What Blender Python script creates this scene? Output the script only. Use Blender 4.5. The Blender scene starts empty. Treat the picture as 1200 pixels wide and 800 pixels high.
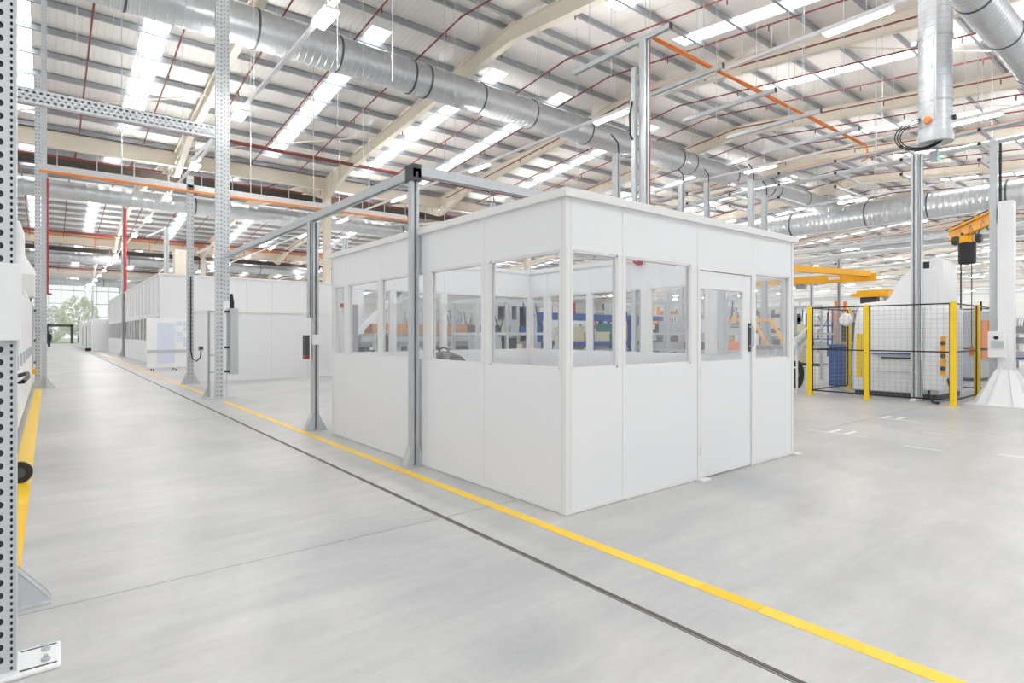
import bpy, bmesh, math, random
from mathutils import Vector, Matrix
random.seed(7)
SC = bpy.context.scene
COL = SC.collection
PI = math.pi

# ------------------------------------------------------------------ camera
cam_d = bpy.data.cameras.new('camera'); cam = bpy.data.objects.new('camera', cam_d); COL.objects.link(cam)
cam_d.sensor_fit = 'HORIZONTAL'; cam_d.sensor_width = 36.0
cam_d.lens = 36.0 * 679.0 / 1200.0
cam_d.shift_y = -9.0 / 1200.0
cam_d.clip_start = 0.05; cam_d.clip_end = 600
cam.location = (0, 0, 1.5)
cam.rotation_euler = (PI / 2, 0, -math.radians(38.65))
SC.camera = cam

# ------------------------------------------------------------------ world, light levels, exposure
W = bpy.data.worlds.new('world'); SC.world = W; W.use_nodes = True
bg = W.node_tree.nodes['Background']
bg.inputs['Color'].default_value = (0.985, 0.993, 1.0, 1); bg.inputs['Strength'].default_value = 0.56
SKYLIGHT_E = 2.8
LED_E = 88.0
ROOF_FILL_E = 190.0  # strength of the upward glow added to lift the roof
SC.view_settings.view_transform = 'Standard'; SC.view_settings.look = 'None'
SC.view_settings.gamma = 1.0; SC.view_settings.use_curve_mapping = False
SC.view_settings.exposure = 0.95
try:
    SC.cycles.max_bounces = 10; SC.cycles.diffuse_bounces = 6; SC.cycles.transparent_max_bounces = 24
    SC.cycles.sample_clamp_indirect = 6.0
except Exception:
    pass

# ------------------------------------------------------------------ materials
def lin(c):
    return tuple(((v / 255.0) / 12.92 if v / 255.0 <= 0.04045 else ((v / 255.0 + 0.055) / 1.055) ** 2.4) for v in c)
def bsdf_mat(name, rgb, rough=0.5, metal=0.0, var=0.04, scale=3.0, bump=0.0, bscale=40.0, spec=0.5, stretch=(1, 1, 1)):
    """plain surface with a little procedural unevenness of colour and gloss"""
    m = bpy.data.materials.new(name); m.use_nodes = True
    nt = m.node_tree; N = nt.nodes; L = nt.links; b = N['Principled BSDF']
    c = lin(rgb)
    geo = N.new('ShaderNodeNewGeometry'); mp = N.new('ShaderNodeMapping'); mp.inputs['Scale'].default_value = stretch
    L.new(geo.outputs['Position'], mp.inputs['Vector'])
    nz = N.new('ShaderNodeTexNoise'); nz.inputs['Scale'].default_value = scale; nz.inputs['Detail'].default_value = 4
    L.new(mp.outputs['Vector'], nz.inputs['Vector'])
    mx = N.new('ShaderNodeMix'); mx.data_type = 'RGBA'
    mx.inputs['A'].default_value = tuple(v * (1 - var) for v in c) + (1,)
    mx.inputs['B'].default_value = tuple(min(1, v * (1 + var)) for v in c) + (1,)
    L.new(nz.outputs['Fac'], mx.inputs['Factor']); L.new(mx.outputs['Result'], b.inputs['Base Color'])
    b.inputs['Roughness'].default_value = rough; b.inputs['Metallic'].default_value = metal
    b.inputs['Specular IOR Level'].default_value = spec
    if bump:
        n2 = N.new('ShaderNodeTexNoise'); n2.inputs['Scale'].default_value = bscale
        L.new(mp.outputs['Vector'], n2.inputs['Vector'])
        bp = N.new('ShaderNodeBump'); bp.inputs['Strength'].default_value = bump; bp.inputs['Distance'].default_value = 0.01
        L.new(n2.outputs['Fac'], bp.inputs['Height']); L.new(bp.outputs['Normal'], b.inputs['Normal'])
    return m
def emit_mat(name, rgb, strength):
    m = bpy.data.materials.new(name); m.use_nodes = True
    N = m.node_tree.nodes; L = m.node_tree.links; N.remove(N['Principled BSDF'])
    e = N.new('ShaderNodeEmission'); e.inputs['Color'].default_value = lin(rgb) + (1,); e.inputs['Strength'].default_value = strength
    L.new(e.outputs['Emission'], N['Material Output'].inputs['Surface'])
    return m
def glass_mat(name, tint=(0.95, 0.96, 0.97), refl=0.07, haze=0.0):
    m = bpy.data.materials.new(name); m.use_nodes = True
    N = m.node_tree.nodes; L = m.node_tree.links; N.remove(N['Principled BSDF'])
    t = N.new('ShaderNodeBsdfTransparent'); t.inputs['Color'].default_value = tint + (1,)
    g = N.new('ShaderNodeBsdfGlossy'); g.inputs['Roughness'].default_value = 0.03
    lw = N.new('ShaderNodeLayerWeight'); lw.inputs['Blend'].default_value = 0.2
    mt = N.new('ShaderNodeMath'); mt.operation = 'MULTIPLY_ADD'; mt.inputs[1].default_value = 0.25; mt.inputs[2].default_value = refl
    L.new(lw.outputs['Fresnel'], mt.inputs[0])
    x = N.new('ShaderNodeMixShader'); L.new(mt.outputs[0], x.inputs['Fac']); L.new(t.outputs[0], x.inputs[1]); L.new(g.outputs[0], x.inputs[2])
    last = x
    if haze:
        d = N.new('ShaderNodeBsdfDiffuse'); d.inputs['Color'].default_value = (0.85, 0.85, 0.87, 1)
        y = N.new('ShaderNodeMixShader'); y.inputs['Fac'].default_value = haze
        L.new(x.outputs[0], y.inputs[1]); L.new(d.outputs[0], y.inputs[2]); last = y
    L.new(last.outputs[0], N['Material Output'].inputs['Surface'])
    return m
def concrete_mat():
    m = bpy.data.materials.new('polished_concrete'); m.use_nodes = True
    nt = m.node_tree; N = nt.nodes; L = nt.links; b = N['Principled BSDF']
    geo = N.new('ShaderNodeNewGeometry')
    def noise(scale, detail, sc=(1, 1, 1), rough=0.55, dist=0.0):
        mp = N.new('ShaderNodeMapping'); mp.inputs['Scale'].default_value = sc; L.new(geo.outputs['Position'], mp.inputs['Vector'])
        n = N.new('ShaderNodeTexNoise'); n.inputs['Scale'].default_value = scale; n.inputs['Detail'].default_value = detail
        n.inputs['Roughness'].default_value = rough; n.inputs['Distortion'].default_value = dist
        L.new(mp.outputs['Vector'], n.inputs['Vector']); return n
    big = noise(0.55, 4, (1, 0.8, 1), 0.6, 0.6)
    streak = noise(1.4, 5, (0.6, 2.6, 1), 0.65, 0.3)
    fine = noise(18, 6, (1, 1, 1), 0.7)
    def ramp(src, p0, c0, p1, c1):
        r = N.new('ShaderNodeValToRGB'); e = r.color_ramp.elements
        e[0].position = p0; e[0].color = c0; e[1].position = p1; e[1].color = c1
        L.new(src, r.inputs['Fac']); return r
    r1 = ramp(big.outputs['Fac'], 0.30, lin((176, 178, 180)) + (1,), 0.70, lin((204, 203, 200)) + (1,))
    r2 = ramp(streak.outputs['Fac'], 0.32, (0.85, 0.85, 0.86, 1), 0.66, (1.05, 1.045, 1.03, 1))
    r3 = ramp(fine.outputs['Fac'], 0.25, (0.94, 0.94, 0.94, 1), 0.75, (1.04, 1.04, 1.04, 1))
    def mul(a, bb):
        x = N.new('ShaderNodeMix'); x.data_type = 'RGBA'; x.blend_type = 'MULTIPLY'; x.inputs['Factor'].default_value = 1
        L.new(a, x.inputs['A']); L.new(bb, x.inputs['B']); return x.outputs['Result']
    out = mul(mul(r1.outputs['Color'], r2.outputs['Color']), r3.outputs['Color'])
    # small dark scuffs
    vo = noise(2.3, 8, (1, 1.7, 1), 0.75, 1.2)
    r4 = ramp(vo.outputs['Fac'], 0.27, (0.74, 0.74, 0.75, 1), 0.36, (1, 1, 1, 1))
    out = mul(out, r4.outputs['Color'])
    L.new(out, b.inputs['Base Color'])
    rr = N.new('ShaderNodeMapRange'); rr.inputs['To Min'].default_value = 0.22; rr.inputs['To Max'].default_value = 0.42
    L.new(streak.outputs['Fac'], rr.inputs['Value']); L.new(rr.outputs['Result'], b.inputs['Roughness'])
    b.inputs['Specular IOR Level'].default_value = 0.45
    bp = N.new('ShaderNodeBump'); bp.inputs['Strength'].default_value = 0.05; bp.inputs['Distance'].default_value = 0.004
    L.new(fine.outputs['Fac'], bp.inputs['Height']); L.new(bp.outputs['Normal'], b.inputs['Normal'])
    return m
def ribbed_mat(name, rgb, axis, pitch, rough=0.5, depth=0.02, groove=0.86):
    """trapezoidal sheet: narrow ribs along one axis, colour dips slightly in each groove"""
    m = bpy.data.materials.new(name); m.use_nodes = True
    nt = m.node_tree; N = nt.nodes; L = nt.links; b = N['Principled BSDF']; c = lin(rgb)
    geo = N.new('ShaderNodeNewGeometry'); sp = N.new('ShaderNodeSeparateXYZ'); L.new(geo.outputs['Position'], sp.inputs[0])
    ml = N.new('ShaderNodeMath'); ml.operation = 'MULTIPLY'; ml.inputs[1].default_value = 1.0 / pitch; L.new(sp.outputs[axis], ml.inputs[0])
    fr = N.new('ShaderNodeMath'); fr.operation = 'FRACT'; L.new(ml.outputs[0], fr.inputs[0])
    pp = N.new('ShaderNodeMath'); pp.operation = 'PINGPONG'; pp.inputs[1].default_value = 0.5; L.new(fr.outputs[0], pp.inputs[0])
    rp = N.new('ShaderNodeMapRange'); rp.inputs['From Min'].default_value = 0.04; rp.inputs['From Max'].default_value = 0.12
    rp.inputs['To Min'].default_value = 0; rp.inputs['To Max'].default_value = 1; L.new(pp.outputs[0], rp.inputs['Value'])
    mx = N.new('ShaderNodeMix'); mx.data_type = 'RGBA'
    mx.inputs['A'].default_value = tuple(v * groove for v in c) + (1,); mx.inputs['B'].default_value = c + (1,)
    L.new(rp.outputs['Result'], mx.inputs['Factor']); L.new(mx.outputs['Result'], b.inputs['Base Color'])
    bp = N.new('ShaderNodeBump'); bp.inputs['Strength'].default_value = 0.6; bp.inputs['Distance'].default_value = depth
    L.new(rp.outputs['Result'], bp.inputs['Height']); L.new(bp.outputs['Normal'], b.inputs['Normal'])
    b.inputs['Roughness'].default_value = rough
    return m
M = {}
M['concrete'] = concrete_mat()
M['joint'] = bsdf_mat('joint_sealant', (120, 118, 116), 0.8)
M['panel'] = bsdf_mat('white_panel', (234, 235, 237), 0.42, var=0.012, scale=0.8)
M['trimwhite'] = bsdf_mat('white_profile', (232, 232, 231), 0.38, var=0.01)
M['seam'] = bsdf_mat('panel_seam', (196, 197, 198), 0.6, var=0.01)
M['shadowgap'] = bsdf_mat('dark_gasket', (70, 68, 66), 0.7)
M['glass'] = glass_mat('window_glass', (0.97, 0.975, 0.98), 0.012)
M['farglass'] = glass_mat('glazing_glass', (0.97, 0.99, 0.98), 0.05)
M['cream'] = bsdf_mat('cream_steel', (234, 226, 211), 0.5, var=0.03)
M['galv'] = bsdf_mat('galvanised_steel', (204, 208, 211), 0.40, 0.4, 0.10, 14, 0.04, 60)
M['galvdark'] = bsdf_mat('galvanised_grey', (194, 198, 201), 0.45, 0.3, 0.10, 10)
M['purlin'] = bsdf_mat('purlin_galvanised', (172, 176, 180), 0.42, 0.45, 0.14, 1.2, stretch=(0.5, 3, 3))
M['duct'] = bsdf_mat('duct_galvanised', (210, 214, 218), 0.33, 0.6, 0.08, 5)
M['seamdark'] = bsdf_mat('duct_joint', (92, 98, 104), 0.5, 0.3)
M['roof'] = ribbed_mat('roof_liner', (244, 241, 236), 0, 0.2, 0.6, 0.008, 0.95)
M['redpipe'] = bsdf_mat('sprinkler_red', (132, 66, 62), 0.45, var=0.06)
M['red'] = bsdf_mat('signal_red', (184, 46, 50), 0.4)
M['orange'] = bsdf_mat('orange_cable', (240, 140, 62), 0.5, var=0.06, scale=9)
M['yellow'] = bsdf_mat('guard_yellow', (246, 208, 28), 0.42, var=0.03)
M['crane'] = bsdf_mat('crane_yellow', (250, 180, 22), 0.4, var=0.03)
M['paint'] = bsdf_mat('floor_paint_yellow', (252, 206, 40), 0.34, var=0.07, scale=5)
M['paintworn'] = bsdf_mat('floor_paint_worn', (247, 196, 0), 0.34, var=0.04, scale=5)
M['paintwhite'] = bsdf_mat('floor_paint_white', (240, 240, 238), 0.4)
M['black'] = bsdf_mat('black_plastic', (30, 30, 33), 0.45)
M['dark'] = bsdf_mat('dark_grey', (70, 73, 78), 0.5)
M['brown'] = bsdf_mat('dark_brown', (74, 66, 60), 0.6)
M['railsteel'] = bsdf_mat('rail_steel', (96, 88, 82), 0.5, 0.3)
M['white'] = bsdf_mat('machine_white', (238, 239, 240), 0.35, var=0.012)
M['offwhite'] = bsdf_mat('machine_offwhite', (226, 226, 222), 0.42, var=0.02)
M['grey'] = bsdf_mat('enclosure_grey', (186, 190, 194), 0.45, var=0.02)
M['midgrey'] = bsdf_mat('machine_grey', (146, 150, 156), 0.5, var=0.05)
M['blue'] = bsdf_mat('frame_blue', (66, 98, 160), 0.42, var=0.04)
M['paleblue'] = bsdf_mat('paper_blue', (214, 220, 234), 0.6, var=0.02)
M['teal'] = bsdf_mat('teal', (90, 150, 150), 0.5)
M['purple'] = bsdf_mat('purple', (110, 84, 150), 0.5)
M['timber'] = bsdf_mat('timber', (196, 146, 104), 0.6, var=0.14, scale=4, stretch=(1, 9, 9))
M['card'] = bsdf_mat('cardboard', (184, 142, 106), 0.7, var=0.07)
M['creambox'] = bsdf_mat('cream_crate', (226, 222, 190), 0.55, var=0.03)
M['tabletop'] = bsdf_mat('bench_grey', (200, 202, 206), 0.4, var=0.03)
M['clothdark'] = bsdf_mat('dark_clothing', (44, 46, 54), 0.8)
M['skin'] = bsdf_mat('skin', (205, 160, 135), 0.6)
M['hair'] = bsdf_mat('hair', (52, 42, 36), 0.7)
M['leaf'] = bsdf_mat('foliage', (224, 232, 218), 0.7, var=0.35, scale=1.2)  # both foliage tones paled to put the glare of outdoor daylight into the colour
M['leaf2'] = bsdf_mat('foliage_light', (234, 235, 214), 0.7, var=0.3, scale=1.2)
M['bark'] = bsdf_mat('bark', (110, 96, 82), 0.8)
M['grass'] = bsdf_mat('verge', (190, 196, 170), 0.9, var=0.15)
M['skylight'] = emit_mat('skylight_daylight', (250, 252, 255), SKYLIGHT_E)
M['led'] = emit_mat('led_diffuser', (253, 252, 249), LED_E)
M['roof_fill'] = emit_mat('added_roof_fill', (253, 252, 249), ROOF_FILL_E)
M['greenled'] = emit_mat('green_indicator', (40, 210, 130), 2.0)

# ------------------------------------------------------------------ mesh helpers
class MB:
    def __init__(self):
        self.v = []; self.f = []
    def add(self, verts, faces):
        n = len(self.v); self.v += [tuple(p) for p in verts]; self.f += [tuple(i + n for i in q) for q in faces]
        return self
    def box(self, x0, x1, y0, y1, z0, z1):
        return self.add([(x0, y0, z0), (x1, y0, z0), (x1, y1, z0), (x0, y1, z0), (x0, y0, z1), (x1, y0, z1), (x1, y1, z1), (x0, y1, z1)],
                        [(0, 3, 2, 1), (4, 5, 6, 7), (0, 1, 5, 4), (1, 2, 6, 5), (2, 3, 7, 6), (3, 0, 4, 7)])
    def bar(self, p, q, w, h, up=(0, 0, 1)):
        """rectangular bar from p to q, width w sideways, height h along up"""
        p = Vector(p); q = Vector(q); d = (q - p).normalized(); up = Vector(up)
        if abs(d.dot(up)) > 0.98: up = Vector((0, 1, 0))
        s = d.cross(up).normalized(); u = s.cross(d).normalized()
        r = []
        for c in (p, q):
            for a, b in ((-1, -1), (1, -1), (1, 1), (-1, 1)):
                r.append(c + s * (a * w / 2) + u * (b * h / 2))
        return self.add(r, [(0, 1, 2, 3), (7, 6, 5, 4), (0, 4, 5, 1), (1, 5, 6, 2), (2, 6, 7, 3), (3, 7, 4, 0)])
    def tube(self, p, q, r, n=10, r2=None, caps=True):
        p = Vector(p); q = Vector(q); d = (q - p).normalized(); r2 = r if r2 is None else r2
        a = Vector((0, 0, 1)) if abs(d.z) < 0.9 else Vector((1, 0, 0))
        s = d.cross(a).normalized(); u = s.cross(d)
        vs = []
        for c, rr in ((p, r), (q, r2)):
            for i in range(n):
                t = 2 * PI * i / n; vs.append(c + s * math.cos(t) * rr + u * math.sin(t) * rr)
        fs = [(i, (i + 1) % n, n + (i + 1) % n, n + i) for i in range(n)]
        if caps: fs += [tuple(range(n - 1, -1, -1)), tuple(range(n, 2 * n))]
        return self.add(vs, fs)
    def path(self, pts, r, n=8):
        pts = [Vector(p) for p in pts]; rings = []; prev = None
        for i, p in enumerate(pts):
            d = (pts[min(i + 1, len(pts) - 1)] - pts[max(i - 1, 0)]).normalized()
            if prev is None:
                a = Vector((0, 0, 1)) if abs(d.z) < 0.9 else Vector((1, 0, 0)); s = d.cross(a).normalized()
            else:
                s = (prev - d * prev.dot(d)).normalized()
            prev = s; u = d.cross(s)
            rings.append([p + s * math.cos(2 * PI * k / n) * r + u * math.sin(2 * PI * k / n) * r for k in range(n)])
        vs = [v for g in rings for v in g]; fs = []
        for i in range(len(rings) - 1):
            for k in range(n):
                fs.append((i * n + k, i * n + (k + 1) % n, (i + 1) * n + (k + 1) % n, (i + 1) * n + k))
        fs += [tuple(range(n - 1, -1, -1)), tuple(range(len(vs) - n, len(vs)))]
        return self.add(vs, fs)
    def lathe(self, prof, origin=(0, 0, 0), axis='z', n=20):
        """prof: list of (radius, height) turned round an axis"""
        vs = []; o = Vector(origin)
        for r, h in prof:
            for k in range(n):
                t = 2 * PI * k / n; c, s = math.cos(t) * r, math.sin(t) * r
                vs.append(o + Vector({'z': (c, s, h), 'x': (h, c, s), 'y': (s, h, c)}[axis]))
        fs = []
        for i in range(len(prof) - 1):
            for k in range(n):
                fs.append((i * n + k, i * n + (k + 1) % n, (i + 1) * n + (k + 1) % n, (i + 1) * n + k))
        fs += [tuple(range(n - 1, -1, -1)), tuple(range(len(vs) - n, len(vs)))]
        return self.add(vs, fs)
    def prism(self, poly, a0, a1, axis='x'):
        """poly extruded along an axis: axis x -> poly is (y,z); y -> (x,z); z -> (x,y)"""
        def P(u, w, a): return {'x': (a, u, w), 'y': (u, a, w), 'z': (u, w, a)}[axis]
        n = len(poly); vs = [P(u, w, a0) for u, w in poly] + [P(u, w, a1) for u, w in poly]
        fs = [tuple(range(n)), tuple(range(2 * n - 1, n - 1, -1))]
        for i in range(n):
            j = (i + 1) % n; fs.append((i, n + i, n + j, j))
        return self.add(vs, fs)
    def channel(self, p, q, w, d, lip=0.3, t=0.35, up=(0, 0, 1)):
        """slotted strut channel from p to q: outer w x d, an open slot on the +up side"""
        p = Vector(p); q = Vector(q); dr = (q - p).normalized(); up = Vector(up).normalized(); s = dr.cross(up).normalized()
        a = w / 2; sl = a * lip; b = d / 2; tk = d * t
        prof = [(-a, -b), (a, -b), (a, b), (sl, b), (sl, b - tk * 1.6), (-sl, b - tk * 1.6), (-sl, b), (-a, b)]
        n = len(prof); vs = [c + s * x + up * y for c in (p, q) for x, y in prof]
        fs = [(0, 1, 2, 3, 4, 5, 6, 7)[::-1], tuple(range(n, 2 * n))]
        for i in range(n):
            j = (i + 1) % n; fs.append((i, j, n + j, n + i))
        return self.add(vs, fs)
    def perf(self, o, u, v, width, length, cols):
        """sheet in the u,v plane with real holes. cols: (centre_u, hole_w, hole_h, pitch, phase, round)"""
        o = Vector(o); u = Vector(u); v = Vector(v)
        P = lambda a, b: o + u * a + v * b
        x = 0.0
        for cu, hw, hh, pitch, ph, rnd in sorted(cols):
            a, b = cu - hw * 0.75, cu + hw * 0.75
            if a > x: self.add([P(x, 0), P(a, 0), P(a, length), P(x, length)], [(0, 1, 2, 3)])
            k = int((length - ph) / pitch); y = 0.0
            if ph > 0: self.add([P(a, 0), P(b, 0), P(b, ph), P(a, ph)], [(0, 1, 2, 3)])
            for i in range(k):
                y0 = ph + i * pitch; y1 = y0 + pitch; yc = (y0 + y1) / 2; cx = (a + b) / 2
                if rnd:
                    inn = [P(cx + hw / 2 * math.cos(t), yc + hh / 2 * math.sin(t)) for t in [PI / 8 + PI / 4 * j for j in range(8)]]
                else:
                    c = 0.5
                    inn = [P(cx + hw / 2 * s1, yc + hh / 2 * s2) for s1, s2 in ((1, .6), (.6, 1), (-.6, 1), (-1, .6), (-1, -.6), (-.6, -1), (.6, -1), (1, -.6))]
                out = [P(b, yc), P(b, y1), P(a, y1), P(a, yc), P(a, y0), P(b, y0)]
                # out index: 0 right-mid,1 top right,2 top left,3 left-mid,4 bottom left,5 bottom right
                self.add(inn + out, [(0, 8, 9, 1), (1, 9, 10, 2), (2, 10, 11, 3), (3, 11, 4), (4, 11, 12, 5), (5, 12, 13, 6), (6, 13, 8, 7), (7, 8, 0)])
            y = ph + k * pitch
            if y < length - 1e-6: self.add([P(a, y), P(b, y), P(b, length), P(a, length)], [(0, 1, 2, 3)])
            x = b
        if x < width: self.add([P(x, 0), P(width, 0), P(width, length), P(x, length)], [(0, 1, 2, 3)])
        return self
    def mesh(self, name, smooth=False):
        me = bpy.data.meshes.new(name); me.from_pydata(self.v, [], self.f); me.update()
        if smooth:
            for p in me.polygons: p.use_smooth = True
        return me
    def build(self, name, mat, parent=None, smooth=False, bevel=0.0, loc=None):
        me = self.mesh(name, False)
        if bevel:
            bm = bmesh.new(); bm.from_mesh(me)
            bmesh.ops.remove_doubles(bm, verts=bm.verts, dist=1e-5)
            bmesh.ops.recalc_face_normals(bm, faces=bm.faces)
            ed = [e for e in bm.edges if len(e.link_faces) == 2 and e.calc_face_angle(0) > 0.6]
            bmesh.ops.bevel(bm, geom=ed, offset=bevel, segments=2, profile=0.6, affect='EDGES', clamp_overlap=True)
            bm.to_mesh(me); bm.free()
        if smooth:
            for p in me.polygons: p.use_smooth = True
            try: me.set_sharp_from_angle(angle=math.radians(38))
            except Exception: pass
        return link(name, me, mat, parent, loc)
def link(name, me, mat, parent=None, loc=None):
    o = bpy.data.objects.new(name, me); COL.objects.link(o)
    if mat is not None and len(me.materials) == 0: me.materials.append(M[mat])
    if parent is not None: o.parent = parent
    if loc is not None: o.location = loc
    return o
def tag(o, label, cat, group=None):
    o['label'] = label; o['category'] = cat
    if group: o['group'] = group
    return o
def thing(name, label, cat, loc=(0, 0, 0), rz=0.0, group=None):
    o = bpy.data.objects.new(name, None); COL.objects.link(o); o.empty_display_size = 0.2
    o.location = loc; o.rotation_euler = (0, 0, rz)
    return tag(o, label, cat, group)
def struct(o):
    o['kind'] = 'structure'; return o
def empty_struct(name):
    o = bpy.data.objects.new(name, None); COL.objects.link(o); return struct(o)
def B(*a): return MB().box(*a)
def copy_tree(o, loc=None, rz=None, label=None, parent=None):
    c = o.copy(); COL.objects.link(c); c.parent = parent
    if loc is not None: c.location = loc
    if rz is not None: c.rotation_euler = (0, 0, rz)
    if label: c['label'] = label
    for ch in list(o.children): copy_tree(ch, parent=c)
    return c

# =================================================================== THE SETTING
X0, X1 = -9.76, 121.0
YEND = 113.0
RIDGES = [15.0, 47.8, 80.6, 113.4]; HALF = 16.4; ZR = 11.95; SL = 0.1
SLOPES = [(15.0, -1), (15.0, 1), (47.8, -1), (47.8, 1), (80.6, -1), (80.6, 1), (113.4, -1)]
RAFT = [-9.76 + 7.25 * k for k in range(19)]

# --- floor: slabs with open saw-cut joints over a sealant bed
floor = empty_struct('floor')
xb = [-22.0, 2.53, 14.5, 29, 43.5, 58, 90, 122]
yb = [-17.7, -10.45, -3.2, 4.05, 11.3, 18.55, 25.8, 33.05, 47.5, 62, 90, 114]
g = 0.004
B(-22, 122, -17.7, 114, -0.12, -0.035).build('joint_bed', 'joint', floor)
for i in range(len(xb) - 1):
    for j in range(len(yb) - 1):
        B(xb[i] + g, xb[i + 1] - g, yb[j] + g, yb[j + 1] - g, -0.1, 0).build('slab', 'concrete', floor)

# --- ceiling: liner sheet, skylights, purlins, rafters, valley beams
ceil = empty_struct('ceiling')
def rz(y, r): return ZR - SL * abs(y - r)
SKY = sorted([b + 14.5 * k for k in range(-1, 9) for b in (-0.8, 2.7, 8.7) if X0 + 0.6 < b + 14.5 * k < X1 - 0.6])
SW = 0.37
for r, s in SLOPES:
    mb = MB()
    ya, yz = r, r + s * HALF
    sa, sz = r + s * 2.8, r + s * (HALF - 1.0)
    def quad(xa, xb_, y0, y1):
        mb.add([(xa, y0, rz(y0, r)), (xb_, y0, rz(y0, r)), (xb_, y1, rz(y1, r)), (xa, y1, rz(y1, r))], [(0, 1, 2, 3)])
    x = X0
    for sx in SKY:
        quad(x, sx - SW, ya, yz); quad(sx - SW, sx + SW, ya, sa); quad(sx - SW, sx + SW, sz, yz); x = sx + SW
    quad(x, X1, ya, yz)
    mb.build('roof_sheet', 'roof', ceil)
    sk = MB().add([(-SW, s * 2.8, -SL * 2.8), (SW, s * 2.8, -SL * 2.8), (SW, s * (HALF - 1), -SL * (HALF - 1)), (-SW, s * (HALF - 1), -SL * (HALF - 1))], [(0, 1, 2, 3)]).mesh('skylight')
    for sx in SKY:
        link('skylight', sk, 'skylight', ceil, (sx, r, ZR + 0.03))
    pm = MB()
    for a0, a1, b0, b1 in ((-0.008, 0.008, -0.22, 0), (-0.008, 0.075, -0.012, 0), (-0.075, 0.008, -0.22, -0.208)):
        pm.box(X0, X1, a0, a1, b0, b1)
    pme = pm.mesh('purlin')
    for k in range(11):
        y = r + s * (0.35 + 1.58 * k)
        link('purlin', pme, 'purlin', ceil, (0, y, rz(y, r) - 0.015))
# rafters: I-section, haunched towards the valley
def rafter_mesh(s):
    mb = MB()
    st = [(0.0, 0.55), (HALF - 3.2, 0.55), (HALF - 0.1, 1.15)]
    for (a, da), (b, db) in zip(st, st[1:]):
        ya, yb_ = s * a, s * b; ta, tb = -SL * a - 0.25, -SL * b - 0.25
        def piece(w, ha0, ha1, hb0, hb1):
            mb.add([(-w, ya, ta - ha1), (w, ya, ta - ha1), (w, ya, ta - ha0), (-w, ya, ta - ha0),
                    (-w, yb_, tb - hb1), (w, yb_, tb - hb1), (w, yb_, tb - hb0), (-w, yb_, tb - hb0)],
                   [(0, 1, 2, 3), (7, 6, 5, 4), (0, 4, 5, 1), (1, 5, 6, 2), (2, 6, 7, 3), (3, 7, 4, 0)])
        piece(0.12, 0, 0.02, 0, 0.02); piece(0.008, 0.02, da - 0.02, 0.02, db - 0.02); piece(0.12, da - 0.025, da, db - 0.025, db)
        if da != db:
            piece(0.1, 0.53, 0.55, 0.53, 0.55)
    for k in range(3):   # web stiffeners at the haunch
        a = HALF - 3.2 + 1.2 * k; mb.box(-0.1, 0.1, s * a - 0.008, s * a + 0.008, -SL * a - 0.25 - 0.55 - 0.15 * k, -SL * a - 0.26)
    return mb.mesh('rafter')
RM = {1: rafter_mesh(1), -1: rafter_mesh(-1)}
for r, s in SLOPES:
    for x in RAFT:
        link('rafter', RM[s], 'cream', ceil, (x, r, ZR))
VAL = [-1.4, 31.4, 64.2, 97.0]
vz = ZR - SL * HALF
for y in VAL:
    mb = MB(); mb.box(X0, X1, y - 0.14, y + 0.14, vz - 0.27, vz - 0.24); mb.box(X0, X1, y - 0.01, y + 0.01, vz - 0.87, vz - 0.25); mb.box(X0, X1, y - 0.14, y + 0.14, vz - 0.9, vz - 0.87)
    mb.build('valley_beam', 'cream', ceil)
# diagonal roof bracing rods between the first bays
br = [((4.74, 24.5), (-2.5, 30.6)), ((12.0, 24.5), (4.74, 30.6)), ((19.2, 9.0), (26.5, 2.0)), ((26.5, 9.0), (33.7, 2.0))]
for (xa, ya), (xc, yc) in br:
    MB().tube((xa, ya, rz(ya, 15) - 0.42), (xc, yc, rz(yc, 15) - 0.42), 0.03, 8).build('brace_rod', 'cream', ceil)

# --- end wall: glazing over the aisle, solid cladding further right
wall_back = empty_struct('wall_back')
B(9.0, X1, YEND, YEND + 0.2, 0, 12).build('cladding', 'offwhite', wall_back)
B(-22, -6.0, YEND, YEND + 0.2, 0, 12).build('cladding', 'offwhite', wall_back)
B(-6, 9.0, YEND, YEND + 0.2, 10.3, 12).build('spandrel', 'offwhite', wall_back)
win = empty_struct('window_1')
pane = B(-0.02, 1.48, -0.01, 0.01, 0, 2.0).mesh('pane')
for i in range(10):
    for j in range(5):
        if i in (4, 5) and j == 0: continue
        link('pane', pane, 'farglass', win, (-5.98 + 1.5 * i, YEND + 0.1, 0.15 + 2.03 * j))
for i in range(11):
    B(-6.04 + 1.5 * i, -5.96 + 1.5 * i, YEND, YEND + 0.16, 0, 10.3).build('mullion', 'galvdark', win)
for j in range(6):
    B(-6, 9, YEND + 0.02, YEND + 0.14, 0.1 + 2.03 * j - 0.05, 0.1 + 2.03 * j + 0.05).build('transom', 'galvdark', win)
door = empty_struct('door_1')
xa, xc = -0.2, 2.8
for x in (xa, xc): B(x - 0.16, x + 0.16, YEND - 0.3, YEND + 0.1, 0, 2.9).build('jamb', 'dark', door)
B(xa - 0.16, xc + 0.16, YEND - 0.3, YEND + 0.1, 2.6, 2.95).build('head', 'dark', door)
B(xa, xc, YEND - 0.02, YEND, 0.05, 2.6).build('pane', 'farglass', door)
wr = B(X1, X1 + 0.2, -18, 114, 0, 12).build('wall_right', 'offwhite'); struct(wr)
# outside beyond the glazing
og = B(-60, 80, 114.2, 260, -0.3, -0.1).build('ground', 'grass'); struct(og)

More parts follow.
